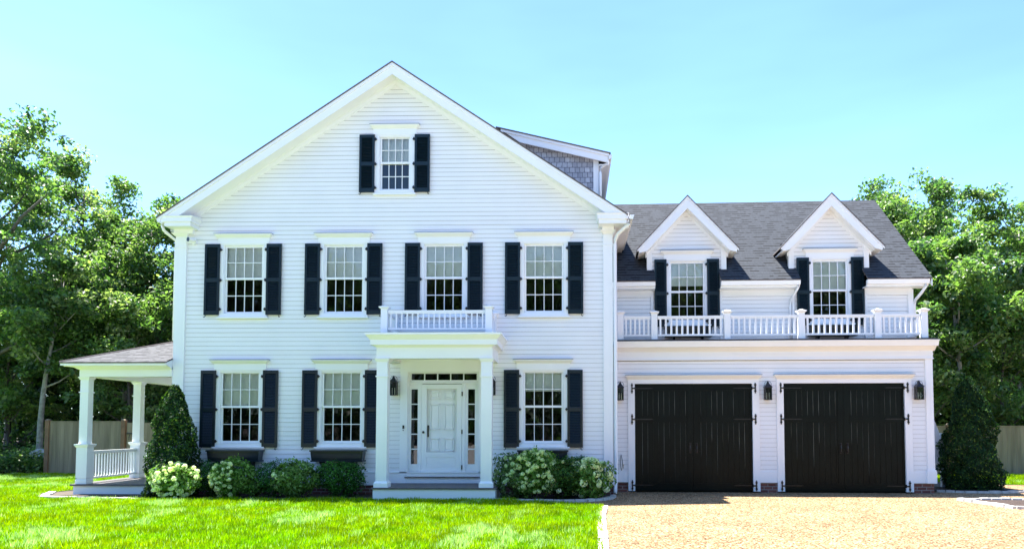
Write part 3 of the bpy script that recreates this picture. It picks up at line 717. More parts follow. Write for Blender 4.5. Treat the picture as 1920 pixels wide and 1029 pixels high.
A = (X0_, Y0_, zz); B_ = (XL, Y0_, zz); Cc = (XL, Y0_ + w_, zz + s * w_); Dd = (X0_, 5.9, zz); Ee = (XL, 5.9, zz + s * w_)
k = math.hypot(1, s)
b.face([A, B_, Cc], 0, [(0, 0), (w_, 0), (w_, w_ * k)]); b.face([A, Cc, Ee, Dd], 0, [(0, 0), (w_, w_ * k), (6.26, w_ * k), (6.26, 0)])
b.face([(A[0], A[1], A[2] - .03), (B_[0], B_[1], B_[2] - .03), B_, A], 1)
b.tube([(A[0], A[1], A[2]), Cc], .03, 6, 1)
b.build('porch_roof', [PROOF, EDGE], house)
railing(None, [], [((-11.43, .18), (-11.43, 2.13), 17), ((-11.43, 2.37), (-11.43, 5.3), 26)], .34, 1.0, .032, .1, 1.0, name='porch_railing')

# ------------------------------------------------------------------ garage wing (wing-local u,v)
F = 'wing'
b = MB()
dh = [(1.51, 4.31, -1, 2.60), (5.05, 7.87, -1, 2.60)]
siding(b, 1.0, 8.38, .24, 3.15, 0, [(1.36, 4.46, -1, 2.72), (4.91, 8.02, -1, 2.72)]); b.build('wing_wall', [WHITE, SHADE_SHEATH], house, frame=F)
b = MB()
for a, c in ((1.0, 1.34), (4.47, 4.90), (8.03, 8.52)): b = MB(); uvbox(b, a, c, .01, -.05, .24); b.build('wing_foundation', BRICK, house, frame=F)
b = MB()
for a, c in ((1.0, 1.335), (4.475, 4.895), (8.035, 8.5)): b = MB(); b.box(a, c, -.03, .03, .235, .50); b.build('wing_water_table', TRIM, house, frame=F)
b = MB(); b.box(8.36, 8.53, -.05, .2, .24, 3.18); b.box(8.335, 8.555, -.085, .22, .235, .52); b.box(8.345, 8.545, -.075, .21, .52, .55); b.build('corner_board', TRIM, house, frame=F)
# wing cornice
b = MB()
b.box(1.0, 8.54, -.05, .05, 3.16, 3.40); b.box(1.0, 8.545, -.07, .05, 3.275, 3.30); b.box(1.0, 8.55, -.08, .05, 3.165, 3.19)
b.prism([(1.0, -.05, 3.36), (1.0, -.17, 3.46), (1.0, -.27, 3.46), (1.0, -.31, 3.58), (1.0, .05, 3.58), (1.0, .05, 3.36)], (7.585, 0, 0))
b.box(1.0, 8.60, -.325, .1, 3.58, 3.60)
b.prism([(8.53, .05, 3.36), (8.56, .05, 3.46), (8.60, .05, 3.58), (8.53, .05, 3.58)], (0, 6.5, 0))
b.build('wing_cornice', TRIM, house, frame=F)
b = MB(); b.box(1.0, 8.605, -.33, .93, 3.602, 3.6155); b.box(1.0, 8.55, -.30, -.285, 3.616, 3.640); b.build('balcony_floor', mat('dark_membrane', (.03, .028, .035), .7, .2, 6), house, frame=F)
# side and back walls and interior of the wing
b = MB(); b.box(8.38, 8.51, .06, 7.6, .2, 3.58); b.box(8.36, 8.49, 1.0, 7.6, 3.616, 5.0)
b.prism([(8.36, .96, 5.0), (8.36, 7.6, 5.0), (8.36, 4.25, 8.0)], (.13, 0, 0)); b.build('wing_side_wall', WHITE, house, frame=F)
b = MB(); b.box(1.0, 8.4, 7.5, 7.6, 0, 5.1); b.build('wing_back_wall', WHITE, house, frame=F)
b = MB(); b.box(1.0, 8.35, 1.05, 7.4, 3.45, 3.55); b.box(1.0, 8.35, 3.0, 3.1, 3.56, 7); b.build('wing_interior', DARKIN, house, frame=F)
# garage door casings
for a, c in ((1.51, 4.31), (5.05, 7.87)):
    b = MB(); b.box(a - .165, a - .002, -.045, .1, .03, 2.60); b.box(c + .002, c + .165, -.045, .1, .03, 2.60)
    b.box(a - .165, c + .165, -.045, .1, 2.60, 2.72)
    b.hexa([(a - .17, -.06, 2.71), (c + .17, -.06, 2.71), (c + .17, 0, 2.71), (a - .17, 0, 2.71), (a - .225, -.14, 2.785), (c + .225, -.14, 2.785), (c + .225, 0, 2.785), (a - .225, 0, 2.785)])
    b.box(a - .225, c + .225, -.14, 0, 2.785, 2.80)
    k = b.build('garage_door_casing', TRIM, house, frame=F)
    b = MB(); b.box(a - .23, c + .23, -.145, .0, 2.802, 2.812); b.build('flashing', LEAD, k, frame=F)
    # two leaves
    for side, (x0, x1) in ((1, (a, (a + c) / 2 - .003)), (-1, ((a + c) / 2 + .003, c))):
        b = MB(); y0 = .02; zb_, zt_ = .035, 2.592
        b.box(x0, x1, y0 + .018, y0 + .05, zb_, zt_)         # planks base
        n = 9; pw = (x1 - x0 - .16) / n
        fx0, fx1 = x0 + .05, x1 - .05
        mx0 = x0 + (.05 if side > 0 else .14); mx1 = x1 - (.14 if side > 0 else .05)
        for k in range(n + 1):
            xx = fx0 + (fx1 - fx0) * k / (n + 1); xe_ = fx0 + (fx1 - fx0) * (k + 1) / (n + 1)
            b.box(xx + .005, xe_ - .005, y0 + .010, y0 + .018, zb_ + .14, zt_ - .15)
        b.box(x0, x1, y0 - .006, y0 + .018, zt_ - .155, zt_); b.box(x0, x1, y0 - .006, y0 + .018, zb_, zb_ + .18)
        b.box(x0, x0 + .05, y0 - .002, y0 + .018, zb_ + .18, zt_ - .155); b.box(x1 - .05, x1, y0 - .002, y0 + .018, zb_ + .18, zt_ - .155)
        b.box(mx0 + .0, mx1, y0 - .005, y0 + .010, 1.68, 1.82)
        if side > 0: b.box(x1 - .13, x1 - .05, y0 - .002, y0 + .018, zb_ + .18, zt_ - .155)
        else: b.box(x0 + .05, x0 + .13, y0 - .002, y0 + .018, zb_ + .18, zt_ - .155)
        # worn pale streaks in the gaps between boards
        for k in range(1, n + 1):
            xx = fx0 + (fx1 - fx0) * k / (n + 1)
            if xx < mx0 or xx > mx1: continue
            for (za, zc, pr_) in ((1.85, 2.40, .85), (.35, 1.64, .8)):
                if random.random() < pr_:
                    if za > 1: l0 = za - .02; l1 = zc + .02
                    else: l1 = zc + .02; l0 = za + random.random() ** .8 * .95
                    wv = random.choice((.0015, .002, .003, .0045)); m0 = random.uniform(.3, .7)
                    zmid = l0 + (l1 - l0) * m0
                    b.face([(xx - wv * .3, y0 + .0095, l0), (xx + wv * .3, y0 + .0095, l0), (xx + wv, y0 + .0095, zmid), (xx + wv * .5, y0 + .0095, l1), (xx - wv * .5, y0 + .0095, l1), (xx - wv, y0 + .0095, zmid)], 1)
        leaf = b.build('garage_door', [DOORG, SEAM], house, frame=F)
        hx = x0 if side > 0 else x1
        for z in (2.49, 1.745, .165):
            b = MB(); s_ = side
            def bx(u0, u1, *r): b.box(min(u0, u1), max(u0, u1), *r)
            bx(hx, hx + s_ * .40, y0 - .014, y0 - .007, z - .013, z + .013); bx(hx + s_ * .40, hx + s_ * .44, y0 - .014, y0 - .007, z - .008, z + .008)
            for q in range(4): b.tube([(hx + s_ * (.07 + q * .11), y0 - .012, z), (hx + s_ * (.07 + q * .11), y0 - .022, z)], .012, 6)
            bx(hx - s_ * .07, hx + s_ * .0, -.062, -.046, z - .016, z + .016)
            bx(hx - s_ * .085, hx - s_ * .055, -.064, -.046, z - .09, z + .09)
            for dz in (-.075, .075): b.tube([(hx - s_ * .07, -.047, z + dz), (hx - s_ * .07, -.066, z + dz)], .027, 8)
            for dz in (-.112, .112): b.tube([(hx - s_ * .07, -.047, z + dz), (hx - s_ * .07, -.064, z + dz)], .014, 8)
            b.tube([(hx - s_ * .0, -.03, z - .04), (hx - s_ * .0, -.03, z + .04)], .018, 8)
            b.build('strap_hinge', BLACK, leaf, frame=F)
        b = MB(); hx = (x1 - .075) if side > 0 else (x0 + .075)
        b.tube([(hx, y0 - .002, .95), (hx, y0 - .05, .97), (hx, y0 - .055, 1.05), (hx, y0 - .05, 1.14), (hx, y0 - .002, 1.16)], .014, 6)
        b.box(hx - .025, hx + .025, y0 - .012, y0 - .0021, .93, 1.18); b.build('pull_handle', BLACK, leaf, frame=F)
b = MB(); b.box(1.2, 8.3, .15, .2, .0, 3.1); b.build('garage_interior', DARKIN, house, frame=F)

# balcony railing
pu_ = [1.17, 1.985, 3.73, 5.485, 7.27, 8.345]
runs = []
cnt = [6, 14, 13, 14, 7] 
cnt = [6, 12, 12, 12, 7]
for i in range(5): runs.append(((pu_[i] + .085, -.05), (pu_[i + 1] - .085, -.05), cnt[i]))
runs.append(((8.345, .035), (8.345, .90), 7))
railing(None, [(u, -.05) for u in pu_], runs, 3.75, 4.235, .042, .147, 4.36, frame=F, zfoot=3.616, name='balcony_railing')

# upper wing wall
VU = .95
b = MB()
d1, d2 = 2.89, 6.46
siding(b, 1.0, 8.5, 3.62, 4.86, VU, [(2.05, 3.72, 4.0, 9), (5.62, 7.32, 4.0, 9)])
siding(b, 2.02, 3.75, 3.62, 4.2, VU - .001, []); siding(b, 5.58, 7.35, 3.62, 4.2, VU - .001, [])
# fill beside dormer windows up
for (c, a0, a1, ap) in ((d1, 1.88, 3.89, 7.02), (d2, 5.45, 7.44, 7.02)):
    def dc(z, c=c, ap=ap): h = (ap - z) / 1.07; return (c - h, c + h)
    siding(b, a0 + .02, a1 - .02, 4.2, ap - .0, VU - .012, [(c - .47, c + .47, 4.2, 5.8)], (lambda z, dc=dc, a0=a0, a1=a1: dc(z) if z > 5.95 else ((a0, a1) if z > 5.45 else (a0 + .12, a1 - .12))))
b.build('wing_upper_wall', [WHITE, SHADE_SHEATH], house, frame=F)
b = MB()
for a, c, fa, fb in ((1.0, 2.06, 1.0, 1.98), (3.69, 5.63, 3.78, 5.52), (7.25, 8.74, 7.38, 8.48)):
    b = MB(); b.box(fa, fb, VU - .04, VU, 4.86, 5.02)
    b.box(a, c, VU - .36, VU, 5.02, 5.04)                # soffit
    b.box(a, c, VU - .385, VU - .36, 5.02, 5.17)
    b.prism([(a, VU - .386, 5.06), (a, VU - .455, 5.075), (a, VU - .485, 5.175), (a, VU - .386, 5.175)], (c - a, 0, 0))
    b.build('wing_eave', TRIM, house, frame=F)
for x in (1.98, 3.72, 5.52, 7.32): b = MB(); b.box(x, x + .055, VU - .05, VU, 3.62, 5.02); b.build('corner_board', TRIM, house, frame=F)
b = MB(); b.box(8.38, 8.51, VU - .045, VU + .1, 3.62, 5.0); b.build('corner_board', TRIM, house, frame=F)
downspout([(8.66, VU - .42, 5.08), (8.66, VU - .42, 5.0), (8.60, VU - .3, 4.86), (8.545, VU - .06, 4.72), (8.545, VU, 4.6), (8.545, VU, 3.7)], .035, house, F)
downspout([(5.57, VU - .42, 5.08), (5.57, VU - .42, 5.0), (5.52, VU - .25, 4.85), (5.47, VU - .08, 4.72), (5.47, VU - .06, 4.6), (5.47, VU - .06, 3.7)], .032, house, F)
# wing roof
WS = (8.22 - 5.21) / (4.25 - .5); VR = 4.25; k = math.hypot(1, WS)
def wz(v): return 5.20 + WS * (v - .46)
b = MB(); v0 = .46
segs_ = [(1.0, 2.06), (3.69, 5.63), (7.25, 8.80)]
VD = 1.05
for a, c in segs_:
    b.face([(a, v0, wz(v0)), (c, v0, wz(v0)), (c, VD, wz(VD)), (a, VD, wz(VD))], 0, [(a, 0), (c, 0), (c, (VD - v0) * k), (a, (VD - v0) * k)])
    b.face([(a, v0, wz(v0) - .025), (c, v0, wz(v0) - .025), (c, v0, wz(v0)), (a, v0, wz(v0))], 1)
    b.face([(a, v0, wz(v0) - .025), (a, VD, wz(VD) - .025), (a, VD, wz(VD)), (a, v0, wz(v0))], 1)
    b.face([(c, v0, wz(v0) - .025), (c, VD, wz(VD) - .025), (c, VD, wz(VD)), (c, v0, wz(v0))], 1)
    b.face([(a, v0, wz(v0) - .025), (c, v0, wz(v0) - .025), (c, VD, wz(VD) - .025), (a, VD, wz(VD) - .025)][::-1], 1)
def rq(a, c, va, vb): b.face([(a, va, wz(va)), (c, va, wz(va)), (c, vb, wz(vb)), (a, vb, wz(vb))], 0, [(a, (va - v0) * k), (c, (va - v0) * k), (c, (vb - v0) * k), (a, (vb - v0) * k)])
# leave the footprint of the dormers open so that the dormer rooms are hollow
vd2 = 2.0
for a, c in ((-1.5, 1.93), (3.84, 5.50), (7.39, 8.80)): rq(a, c, VD, vd2)
rq(-1.5, 1.0, v0, VD)
for a, c in ((1.93, 3.84), (5.50, 7.39)):
    m_ = (a + c) / 2
rq(-1.5, 8.80, vd2, VR)
b.face([(-1.5, VR, wz(VR)), (8.8, VR, wz(VR)), (8.8, VR + 3.9, wz(VR) - WS * 3.9), (-1.5, VR + 3.9, wz(VR) - WS * 3.9)], 0, [(0, 0), (8, 0), (8, 5), (0, 5)])
b.face([(8.80, v0, wz(v0)), (8.80, VR, wz(VR)), (8.80, VR, wz(VR) - .03), (8.80, v0, wz(v0) - .03)], 1)
b.build('wing_roof', [ROOF, EDGE], house, frame=F)
b = MB(); p0 = (8.70, .5, wz(.5) - .03)
b.prism([(8.775, v0, wz(v0) - .03), (8.775, VR, wz(VR) - .03), (8.775, VR, wz(VR) - .25), (8.775, v0, wz(v0) - .20)], (.02, 0, 0))
b.prism([(8.50, v0 + .1, wz(v0) - .10), (8.50, VR, wz(VR) - .2), (8.50, VR, wz(VR) - .22), (8.50, v0 + .1, wz(v0) - .13)], (.27, 0, 0)); b.build('rake_board', TRIM, house, frame=F)
# dormers
DS = 1.07
for (c, a0, a1, lean) in ((d1, 1.88, 3.89, 0), (d2, 5.45, 7.44, 0)):
    dm = empty('gable_dormer', (c, VU, 5.5), parent=house, frame=F)
    hw = 1.245; za = 7.40; yf = VU - .33
    b = MB()
    for s in (-1, 1):
        def P(dx, dz, y): return (c + s * dx, y, za - DS * dx - dz)
        b.prism([P(0, .045, yf), P(hw - .0, .045, yf), P(hw - .03, .16, yf), P(hw - .2, .30, yf), P(0, .335, yf)], (0, .04, 0))
        b.prism([P(0, .02, yf - .02), P(hw + .02, .02, yf - .02), P(hw + .02, .085, yf - .02), P(0, .085, yf - .02)], (0, .019, 0))
        b.prism([P(0, .30, yf + .04), P(hw - .2, .30, yf + .04), P(hw - .2, .33, yf + .04), P(0, .33, yf + .04)], (0, .30, 0))
        b.prism([P(hw - .24, .30, yf + .04), P(hw - .02, .12, yf + .04), P(hw - .02, .15, yf + .04), P(hw - .24, .33, yf + .04)], (0, 1.2, 0))
        b.prism([P(0, .31, VU - .035), P(hw - .2, .31, VU - .035), P(hw - .2, .42, VU - .035), P(0, .42, VU - .035)], (0, .02, 0))
        x0 = a0 if s < 0 else a1 - .13
        b.box(x0, x0 + .13, VU - .05, VU + .06, 5.48, 6.13)
    b.build('dormer_trim', TRIM, dm, frame=F)
    b = MB(); vb = 3.55; t = .03; kk = math.hypot(1, DS)
    for s in (-1, 1):
        e = hw + .03; y0r = yf - .035
        def vend(z): return .46 + (z - 5.20) / WS
        top = (c, y0r, za); eave = (c + s * e, y0r, za - DS * e)
        eb = (c + s * e, vend(za - DS * e) + .05, za - DS * e); tb = (c, vend(za) + .05, za)
        b.face([top, eave, eb, tb], 0, [(y0r, 0), (y0r, -e * kk), (eb[1], -e * kk), (tb[1], 0)])
        dn = lambda q: (q[0], q[1], q[2] - t)
        b.face([dn(q) for q in (top, tb, eb, eave)], 1); b.face([top, eave, dn(eave), dn(top)], 1); b.face([eave, eb, dn(eb), dn(eave)], 1)
    b.build('dormer_roof', [ROOF, EDGE], dm, frame=F)
    b = MB()
    for x in (a0 + .05, a1 - .05):
        pts = [(x, VU, wz(VU) - .1), (x, VU, 6.05), (x, 1.7, 6.05), (x, 1.7, wz(1.7) - .1)]
        b.face(pts, 0, [(p[1], p[2]) for p in pts])
    b.build('dormer_cheek', CEDAR, dm, frame=F)
wd = make_window(.92, 4.235, 5.78, 4.995, 5.17); attach(wd, house, (d1 + .01, VU - .015, 0), F)
wd2 = make_window(.92, 4.235, 5.78, 4.995, 5.02); attach(wd2, house, (d2 + .01, VU - .015, 0), F)
ps = pair(2.065, 3.705, .31, 4.10, 1.72, None, F, VU - .02)
pair(5.635, 7.295, .31, 4.10, 1.72, ps, F, VU - .02)
window_box(1.15, 'dark planter box behind the balcony railing under the left garage dormer window', (d1, VU, 3.84), F)
window_box(1.15, 'dark planter box behind the balcony railing under the right garage dormer window', (d2, VU, 3.84), F)

# ------------------------------------------------------------------ lanterns, camera, bell
def lantern():
    o = empty('wall_lantern', (0, 0, 0)); h = .32; w = .145; y = -.13
    b = MB(); b.box(-.04, .04, -.02, 0, .0, .34); b.tube([(0, -.02, .12), (0, -.06, .12)], .014, 6); b.tube([(0, -.01, .36), (0, -.05, .43), (0, y, .445)], .008, 6); b.build('bracket', BLACK, o)
    b = MB()
    b.box(-w / 2 - .012, w / 2 + .012, y - w / 2 - .012, y + w / 2 + .012, 0, .018)
    for sx in (-1, 1):
        for sy in (-1, 1): b.box(sx * w / 2 - .008, sx * w / 2 + .008, y + sy * w / 2 - .008, y + sy * w / 2 + .008, .018, .29)
    b.box(-w / 2 - .01, w / 2 + .01, y - w / 2 - .01, y + w / 2 + .01, .29, .302)
    b.box(-.004, .004, y - w / 2 - .004, y - w / 2 + .004, .018, .29)
    b.frust(0, y, .302, .40, w + .05, w + .05, .045, .045); b.frust(0, y, .40, .425, .055, .055, .04, .04); b.frust(0, y, .425, .445, .04, .04, .01, .01)
    b.box(-w / 2 + .004, w / 2 - .004, y + w / 2 - .01, y + w / 2 - .004, .018, .29)
    b.build('lantern_frame', BLACK, o)
    b = MB(); b.tube([(.085 * math.cos(a), y, .36 + .09 * math.sin(a)) for a in [math.pi * k / 12 - .1 for k in range(14)]], .005, 5); b.build('ring', BLACK, o)
    b = MB(); e = w / 2 - .002
    for q in (((-e, -e), (e, -e)), ((-e, e), (-e, -e)), ((e, -e), (e, e))): b.face([(q[0][0], y + q[0][1], .018), (q[1][0], y + q[1][1], .018), (q[1][0], y + q[1][1], .29), (q[0][0], y + q[0][1], .29)])
    b.build('lantern_glass', GLASS, o)
    for x in (-.028, .028):
        b = MB(); b.tube([(x, y, .02), (x, y, .13)], .011, 8); b.tube([(x, y, .13), (x, y, .16), (x, y, .18)], [.006, .012, .002], 6); b.build('candle', WAX, o)
    return o
L0 = lantern()
def put_lantern(u, z, label, frame=None, first=False, s=1):
    o = L0 if first else copy_tree(L0)
    l = wingpt(u, 0, z) if frame else Vector((u, 0, z)); o.location = l; o.rotation_euler = (0, 0, -GY if frame else 0)
    o.scale = (s, s, s)
    tag(o, label, 'lantern', 'black wall lanterns')
put_lantern(1.155, 2.20, 'black lantern between the downspout and the left garage door', F, True)
put_lantern(4.66, 2.20, 'black lantern on the wall between the two garage doors', F)
put_lantern(8.17, 2.20, 'black lantern at the outer corner right of the right garage door', F)
put_lantern(-4.135, 2.29, 'black lantern on the left side of the front door, under the portico')
put_lantern(-1.86, 2.29, 'black lantern half hidden behind the right portico column')
sc_ = empty('security_camera', (-8.93, 0, 5.93)); tag(sc_, 'small white bullet security camera high on the left corner of the gable front', 'camera')
b = MB(); b.tube([(-8.93, -.01, 5.90), (-8.93, -.06, 5.90)], .05, 12); b.tube([(-8.93, -.06, 5.91), (-8.93, -.09, 5.94)], .02, 8); b.build('mount', TRIM, sc_)
b = MB(); b.tube([(-8.90, -.05, 5.955), (-8.99, -.2, 5.945)], [.055, .06], 14); b.build('camera_body', TRIM, sc_, smooth=False)
b = MB(); b.tube([(-8.9902, -.2002, 5.945), (-8.994, -.207, 5.9445)], .052, 14); b.build('lens', LENS, sc_)
db = empty('doorbell', (-3.915, -.045, 1.45)); tag(db, 'small black and white video doorbell on the left casing of the front door', 'doorbell')
b = MB(); b.box(-3.935, -3.895, -.07, -.045, 1.52, 1.60); b.build('doorbell_face', BLACK, db)
b = MB(); b.box(-3.935, -3.895, -.068, -.045, 1.45, 1.52); b.build('doorbell_base', TRIM, db)
b = MB(); b.tube([(-3.915, -.068, 1.485), (-3.915, -.074, 1.485)], .013, 10); b.build('button', BLACK, db)
# hose bib / conduit beside the downspout
ut = empty('outdoor_tap', tuple(wingpt(1.22, -.03, .58))); tag(ut, 'small grey tap with looped hose end on the wall left of the garage', 'tap')
b = MB(); b.tube([(1.22, -.02, .62), (1.22, -.09, .62), (1.22, -.10, .57)], .012, 8); b.tube([(1.22, -.09, .64), (1.22, -.09, .66)], .022, 8); b.build('spout', mat('brass', (.3, .25, .18), .4, .1, 8, metal=1), ut, frame=F)
b = MB(); b.tube([(1.22, -.10, .57), (1.2, -.11, .75), (1.17, -.10, .9), (1.15, -.09, .8), (1.16, -.10, .6), (1.18, -.11, .52)], .011, 8); b.build('hose', mat('grey_rubber', (.25, .26, .26), .6, .1, 6), ut, frame=F, smooth=True)

# ------------------------------------------------------------------ fences
def fence(x0, x1, y, ztop, posts, label, posttop=.05, slope=0, groupname='board fences'):
    o = empty('board_fence', (x0, y, 0)); tag(o, label, 'fence', groupname)
    b = MB(); x = x0
    while x < x1:
        wd_ = .14; zt_ = ztop + random.uniform(-.006, .006)
        b.box(x, min(x + wd_ - .004, x1), y, y + .02 + random.uniform(0, .004), .02, zt_); x += wd_
    b.box(x0, x1, y - .015, y + .04, ztop, ztop + .03)
    b.build('board_panel', FENCEM, o)
    b = MB()
    for z in (.35, ztop - .3): b.box(x0, x1, y + .03, y + .07, z, z + .09)
    b.build('fence_rail', FENCEM, o)
    for px in posts:
        b = MB(); b.box(px - .065, px + .065, y - .05, y + .08, -.02, ztop + .06); b.frust(px, y + .015, ztop + .06, ztop + .10, .15, .15, .05, .05, 1); b.build('fence_post', [POSTW, FENCEM], o)
    return o
f1 = fence(-17.35, -14.88, 7.3, 1.72, [-17.37, -14.82], 'weathered board fence with brown posts left of the side porch')
f2 = fence(-13.66, -8.5, 7.3, 1.72, [-13.60], 'weathered board fence running from the gate to behind the house')
gt = empty('fence_gate', (-14.7, 7.3, 0)); tag(gt, 'weathered board gate with black latch beside the rear porch column', 'gate')
b = MB(); x = -14.72
while x < -13.7: b.box(x, x + .135, 7.31, 7.33, .08, 1.70 + random.uniform(-.005, .005)); x += .14
b.build('gate_boards', FENCEM, gt)
b = MB(); b.prism([(-14.70, 7.295, .2), (-14.58, 7.295, .2), (-14.28, 7.295, 1.25), (-14.40, 7.295, 1.25)], (0, .012, 0)); b.build('gate_brace', POSTW, gt)
b = MB(); b.box(-14.72, -14.42, 7.27, 7.294, 1.32, 1.36); b.tube([(-14.60, 7.27, 1.30), (-14.60, 7.24, 1.22), (-14.62, 7.27, 1.14)], .012, 6); b.build('latch', BLACK, gt)
fence(9.2, 24, 7.3, 1.56, [9.2, 12.1, 15.0, 17.9, 20.8], 'plain weathered board fence behind the strip of side lawn at far right')
wg = empty('garden_gate', (9.0, 2.2, 0)); tag(wg, 'low white gate with sloping top between the garage corner and the tall evergreen', 'gate')
b = MB(); b.prism([(8.62, 2.3, .4), (9.48, 2.3, .5), (9.48, 2.3, 1.32), (9.44, 2.3, 1.46), (9.30, 2.3, 1.84), (8.62, 2.3, 2.3)], (0, .04, 0)); b.build('gate_panel', TRIM, wg)
b = MB(); b.box(9.485, 9.58, 2.27, 2.37, 0, 1.36); b.frust(9.53, 2.32, 1.36, 1.40, .13, .13, .10, .10); b.build('gate_post', TRIM, wg)
# ------------------------------------------------------------------ shrubs
def shrub(name, label, cat, x, y, rx, ry, h, n, cols, leaf=.06, shape='ball', mt=HOLLYL, group=None, flowers=None, base=.0, w=None, lw=.5, stems=5, surf=.75):
    o = empty(name, (x, y, 0)); tag(o, label, cat, group)
    b = MB()
    for k in range(stems):
        a = random.uniform(0, 6.28); q = random.uniform(.2, .6)
        b.tube([(x + .04 * math.cos(a), y + .04 * math.sin(a), -.02), (x + rx * q * .5 * math.cos(a), y + ry * q * .5 * math.sin(a), h * .4), (x + rx * q * math.cos(a), y + ry * q * math.sin(a), h * .8)], [.018, .012, .004], 5)
    b.build('stem', BARK, o)
    # directions on the unit shell with noisy radius
    d = rng.normal(size=(n, 3)); d /= np.linalg.norm(d, axis=1, keepdims=True)
    rad = 1 - np.abs(rng.normal(0, .20, n)) + np.where(rng.random(n) < .10, rng.random(n) * .14, 0)
    # clumpy radius
    K = 60; kc = rng.normal(size=(K, 3)); kc /= np.linalg.norm(kc, axis=1, keepdims=True); kr = rng.normal(0, .14, K)
    nn = (d @ kc.T).argmax(1); rad *= 1 + kr[nn]
    if shape == 'cone':
        t = rng.random(n) ** 1.15; ang = rng.random(n) * 2 * np.pi
        prof = np.where(t < .10, .88 + .12 * t / .10, ((1 - ((t - .10) / .90) ** (1.9 if x < 0 else 1.85)) * (.80 if x < 0 else .83) + (.20 if x < 0 else .17)) * np.clip((1.03 - t) / .10, 0, 1) ** .6)
        bump = 1 + .11 * np.sin(ang * 3 + t * 9 + x) + .09 * np.sin(ang * 4 - t * 19) + .07 * np.sin(ang * 7 + t * 41) + .08 * np.sin(t * 13 + ang)
        rr = (1 - np.abs(rng.normal(0, .13, n))) * prof * bump
        C = np.stack([np.cos(ang) * rr * rx, np.sin(ang) * rr * ry, t * h + .02 + rng.normal(0, .02, n)], 1)
        N = np.stack([np.cos(ang), np.sin(ang), np.full(n, .35)], 1)
    else:
        C = d * rad[:, None]; C[:, 0] *= rx; C[:, 1] *= ry; C[:, 2] = (C[:, 2] * .5 + .5) ** .85 * h + base
        low = C[:, 2] < h * .35; C[low, :2] *= (.82 + .18 * (C[low, 2] / (h * .35)))[:, None]
        N = d.copy(); N[:, 2] += .3
    N += rng.normal(0, .55, N.shape)
    tn = tints(n, cols, .22, w)
    Ls = leaf * rng.uniform(.6, 1.25, n)
    C[:, 2] = np.maximum(C[:, 2], .03)
    leaf_object('foliage', C, N, Ls, Ls * lw, tn, mt, o, (x, y, 0))
    if flowers:
        for (cnt_, pr_, colf, zlo, zhi, psz, xb) in flowers:
            # each head: a ball of tiny petals
            dd = rng.normal(size=(cnt_ * 8, 3)); dd /= np.linalg.norm(dd, axis=1, keepdims=True)
            zz_ = (dd[:, 2] * .5 + .5) ** .85
            ok = (dd[:, 1] < .35) & (zz_ > zlo) & (zz_ < zhi) & (dd[:, 0] * xb[1] > xb[0]); dd = dd[ok][:cnt_]
            P_ = dd * (1.0 + rng.normal(0, .05, (len(dd), 1))); P_[:, 0] *= rx; P_[:, 1] *= ry; P_[:, 2] = (P_[:, 2] * .5 + .5) ** .85 * h + base
            prs = []
            for v_ in range(4):
                q = rng.normal(size=(46, 3)); q /= np.linalg.norm(q, axis=1, keepdims=True)
                tt = np.array(colf)[rng.choice(len(colf))] * (1 + rng.normal(0, .08, (46, 1)))
                prs.append(leaf_object('flower_head', q * pr_ * np.array([1, 1, .9]), q + rng.normal(0, .3, q.shape), psz, psz * .9, tt, PETAL, o, (x, y, 0)))
            for h_, p_ in enumerate(P_):
                if h_ < 4: c_ = prs[h_]
                else: c_ = prs[h_ % 4].copy(); COL.objects.link(c_); c_.parent = o
                c_.location = p_; c_.rotation_euler = (random.uniform(-.5, .5), random.uniform(-.5, .5), random.uniform(0, 6)); z_ = random.uniform(.7, 1.2); c_.scale = (z_, z_, z_ * random.uniform(.85, 1.25))
    return o
HOL = [(.010, .034, .010), (.018, .055, .015), (.04, .10, .02), (.14, .22, .03)]
shrub('conical_holly', 'dark conical evergreen against the left corner of the house by the side porch', 'shrub', -8.95, -.72, .57, .52, 2.45, 17000, HOL, .07, 'cone', w=[.3, .34, .24, .12], group='conical evergreens')
shrub('conical_holly', 'tall dark conical evergreen standing right of the garage', 'shrub', 9.96, 1.75, .69, .66, 2.76, 25000, HOL, .07, 'cone', w=[.42, .36, .16, .06], group='conical evergreens')
GRN = [(.07, .16, .02), (.13, .25, .045), (.21, .34, .09)]
GRD = [(.016, .065, .012), (.035, .13, .022), (.07, .21, .035)]
CRM = [(.84, .84, .62), (.76, .80, .50), (.88, .88, .76)]
HG = 'flowering hydrangeas along the house front'
shrub('hydrangea', 'white flowering hydrangea in front of the left conical evergreen', 'shrub', -8.62, -1.22, .50, .38, .76, 3200, GRN, .08, mt=HLEAF, group=HG, flowers=[(100, .040, CRM, .1, 1.0, .036, (-2, 1))])
shrub('boxwood', 'dark clipped shrub between the two left white hydrangeas', 'shrub', -8.02, -.62, .40, .36, .82, 5000, GRD, .045, group='dark green shrubs along the house front')
shrub('hydrangea', 'loose hydrangea with cream flowers low on its left under the left window box', 'shrub', -7.48, -.95, .48, .36, .84, 3400, GRN, .08, mt=HLEAF, group=HG, flowers=[(70, .034, CRM, .1, .95, .034, (-.25, -1))])
shrub('low_shrub', 'low sprig of green leaves left of the dark rounded boxwood', 'shrub', -7.08, -.85, .24, .22, .42, 900, GRN, .06, mt=HLEAF)
shrub('boxwood', 'dark rounded boxwood between the two left window boxes', 'shrub', -6.68, -.74, .38, .34, .78, 5200, GRD, .042, group='dark green shrubs along the house front')
shrub('hydrangea', 'pale green hydrangea with few cream buds left of the second window box', 'shrub', -6.12, -.88, .48, .38, .84, 3600, [(.10, .20, .04), (.16, .27, .06), (.22, .34, .11)], .08, mt=HLEAF, group=HG, flowers=[(9, .035, CRM, .2, .7, .035, (-.1, -1))])
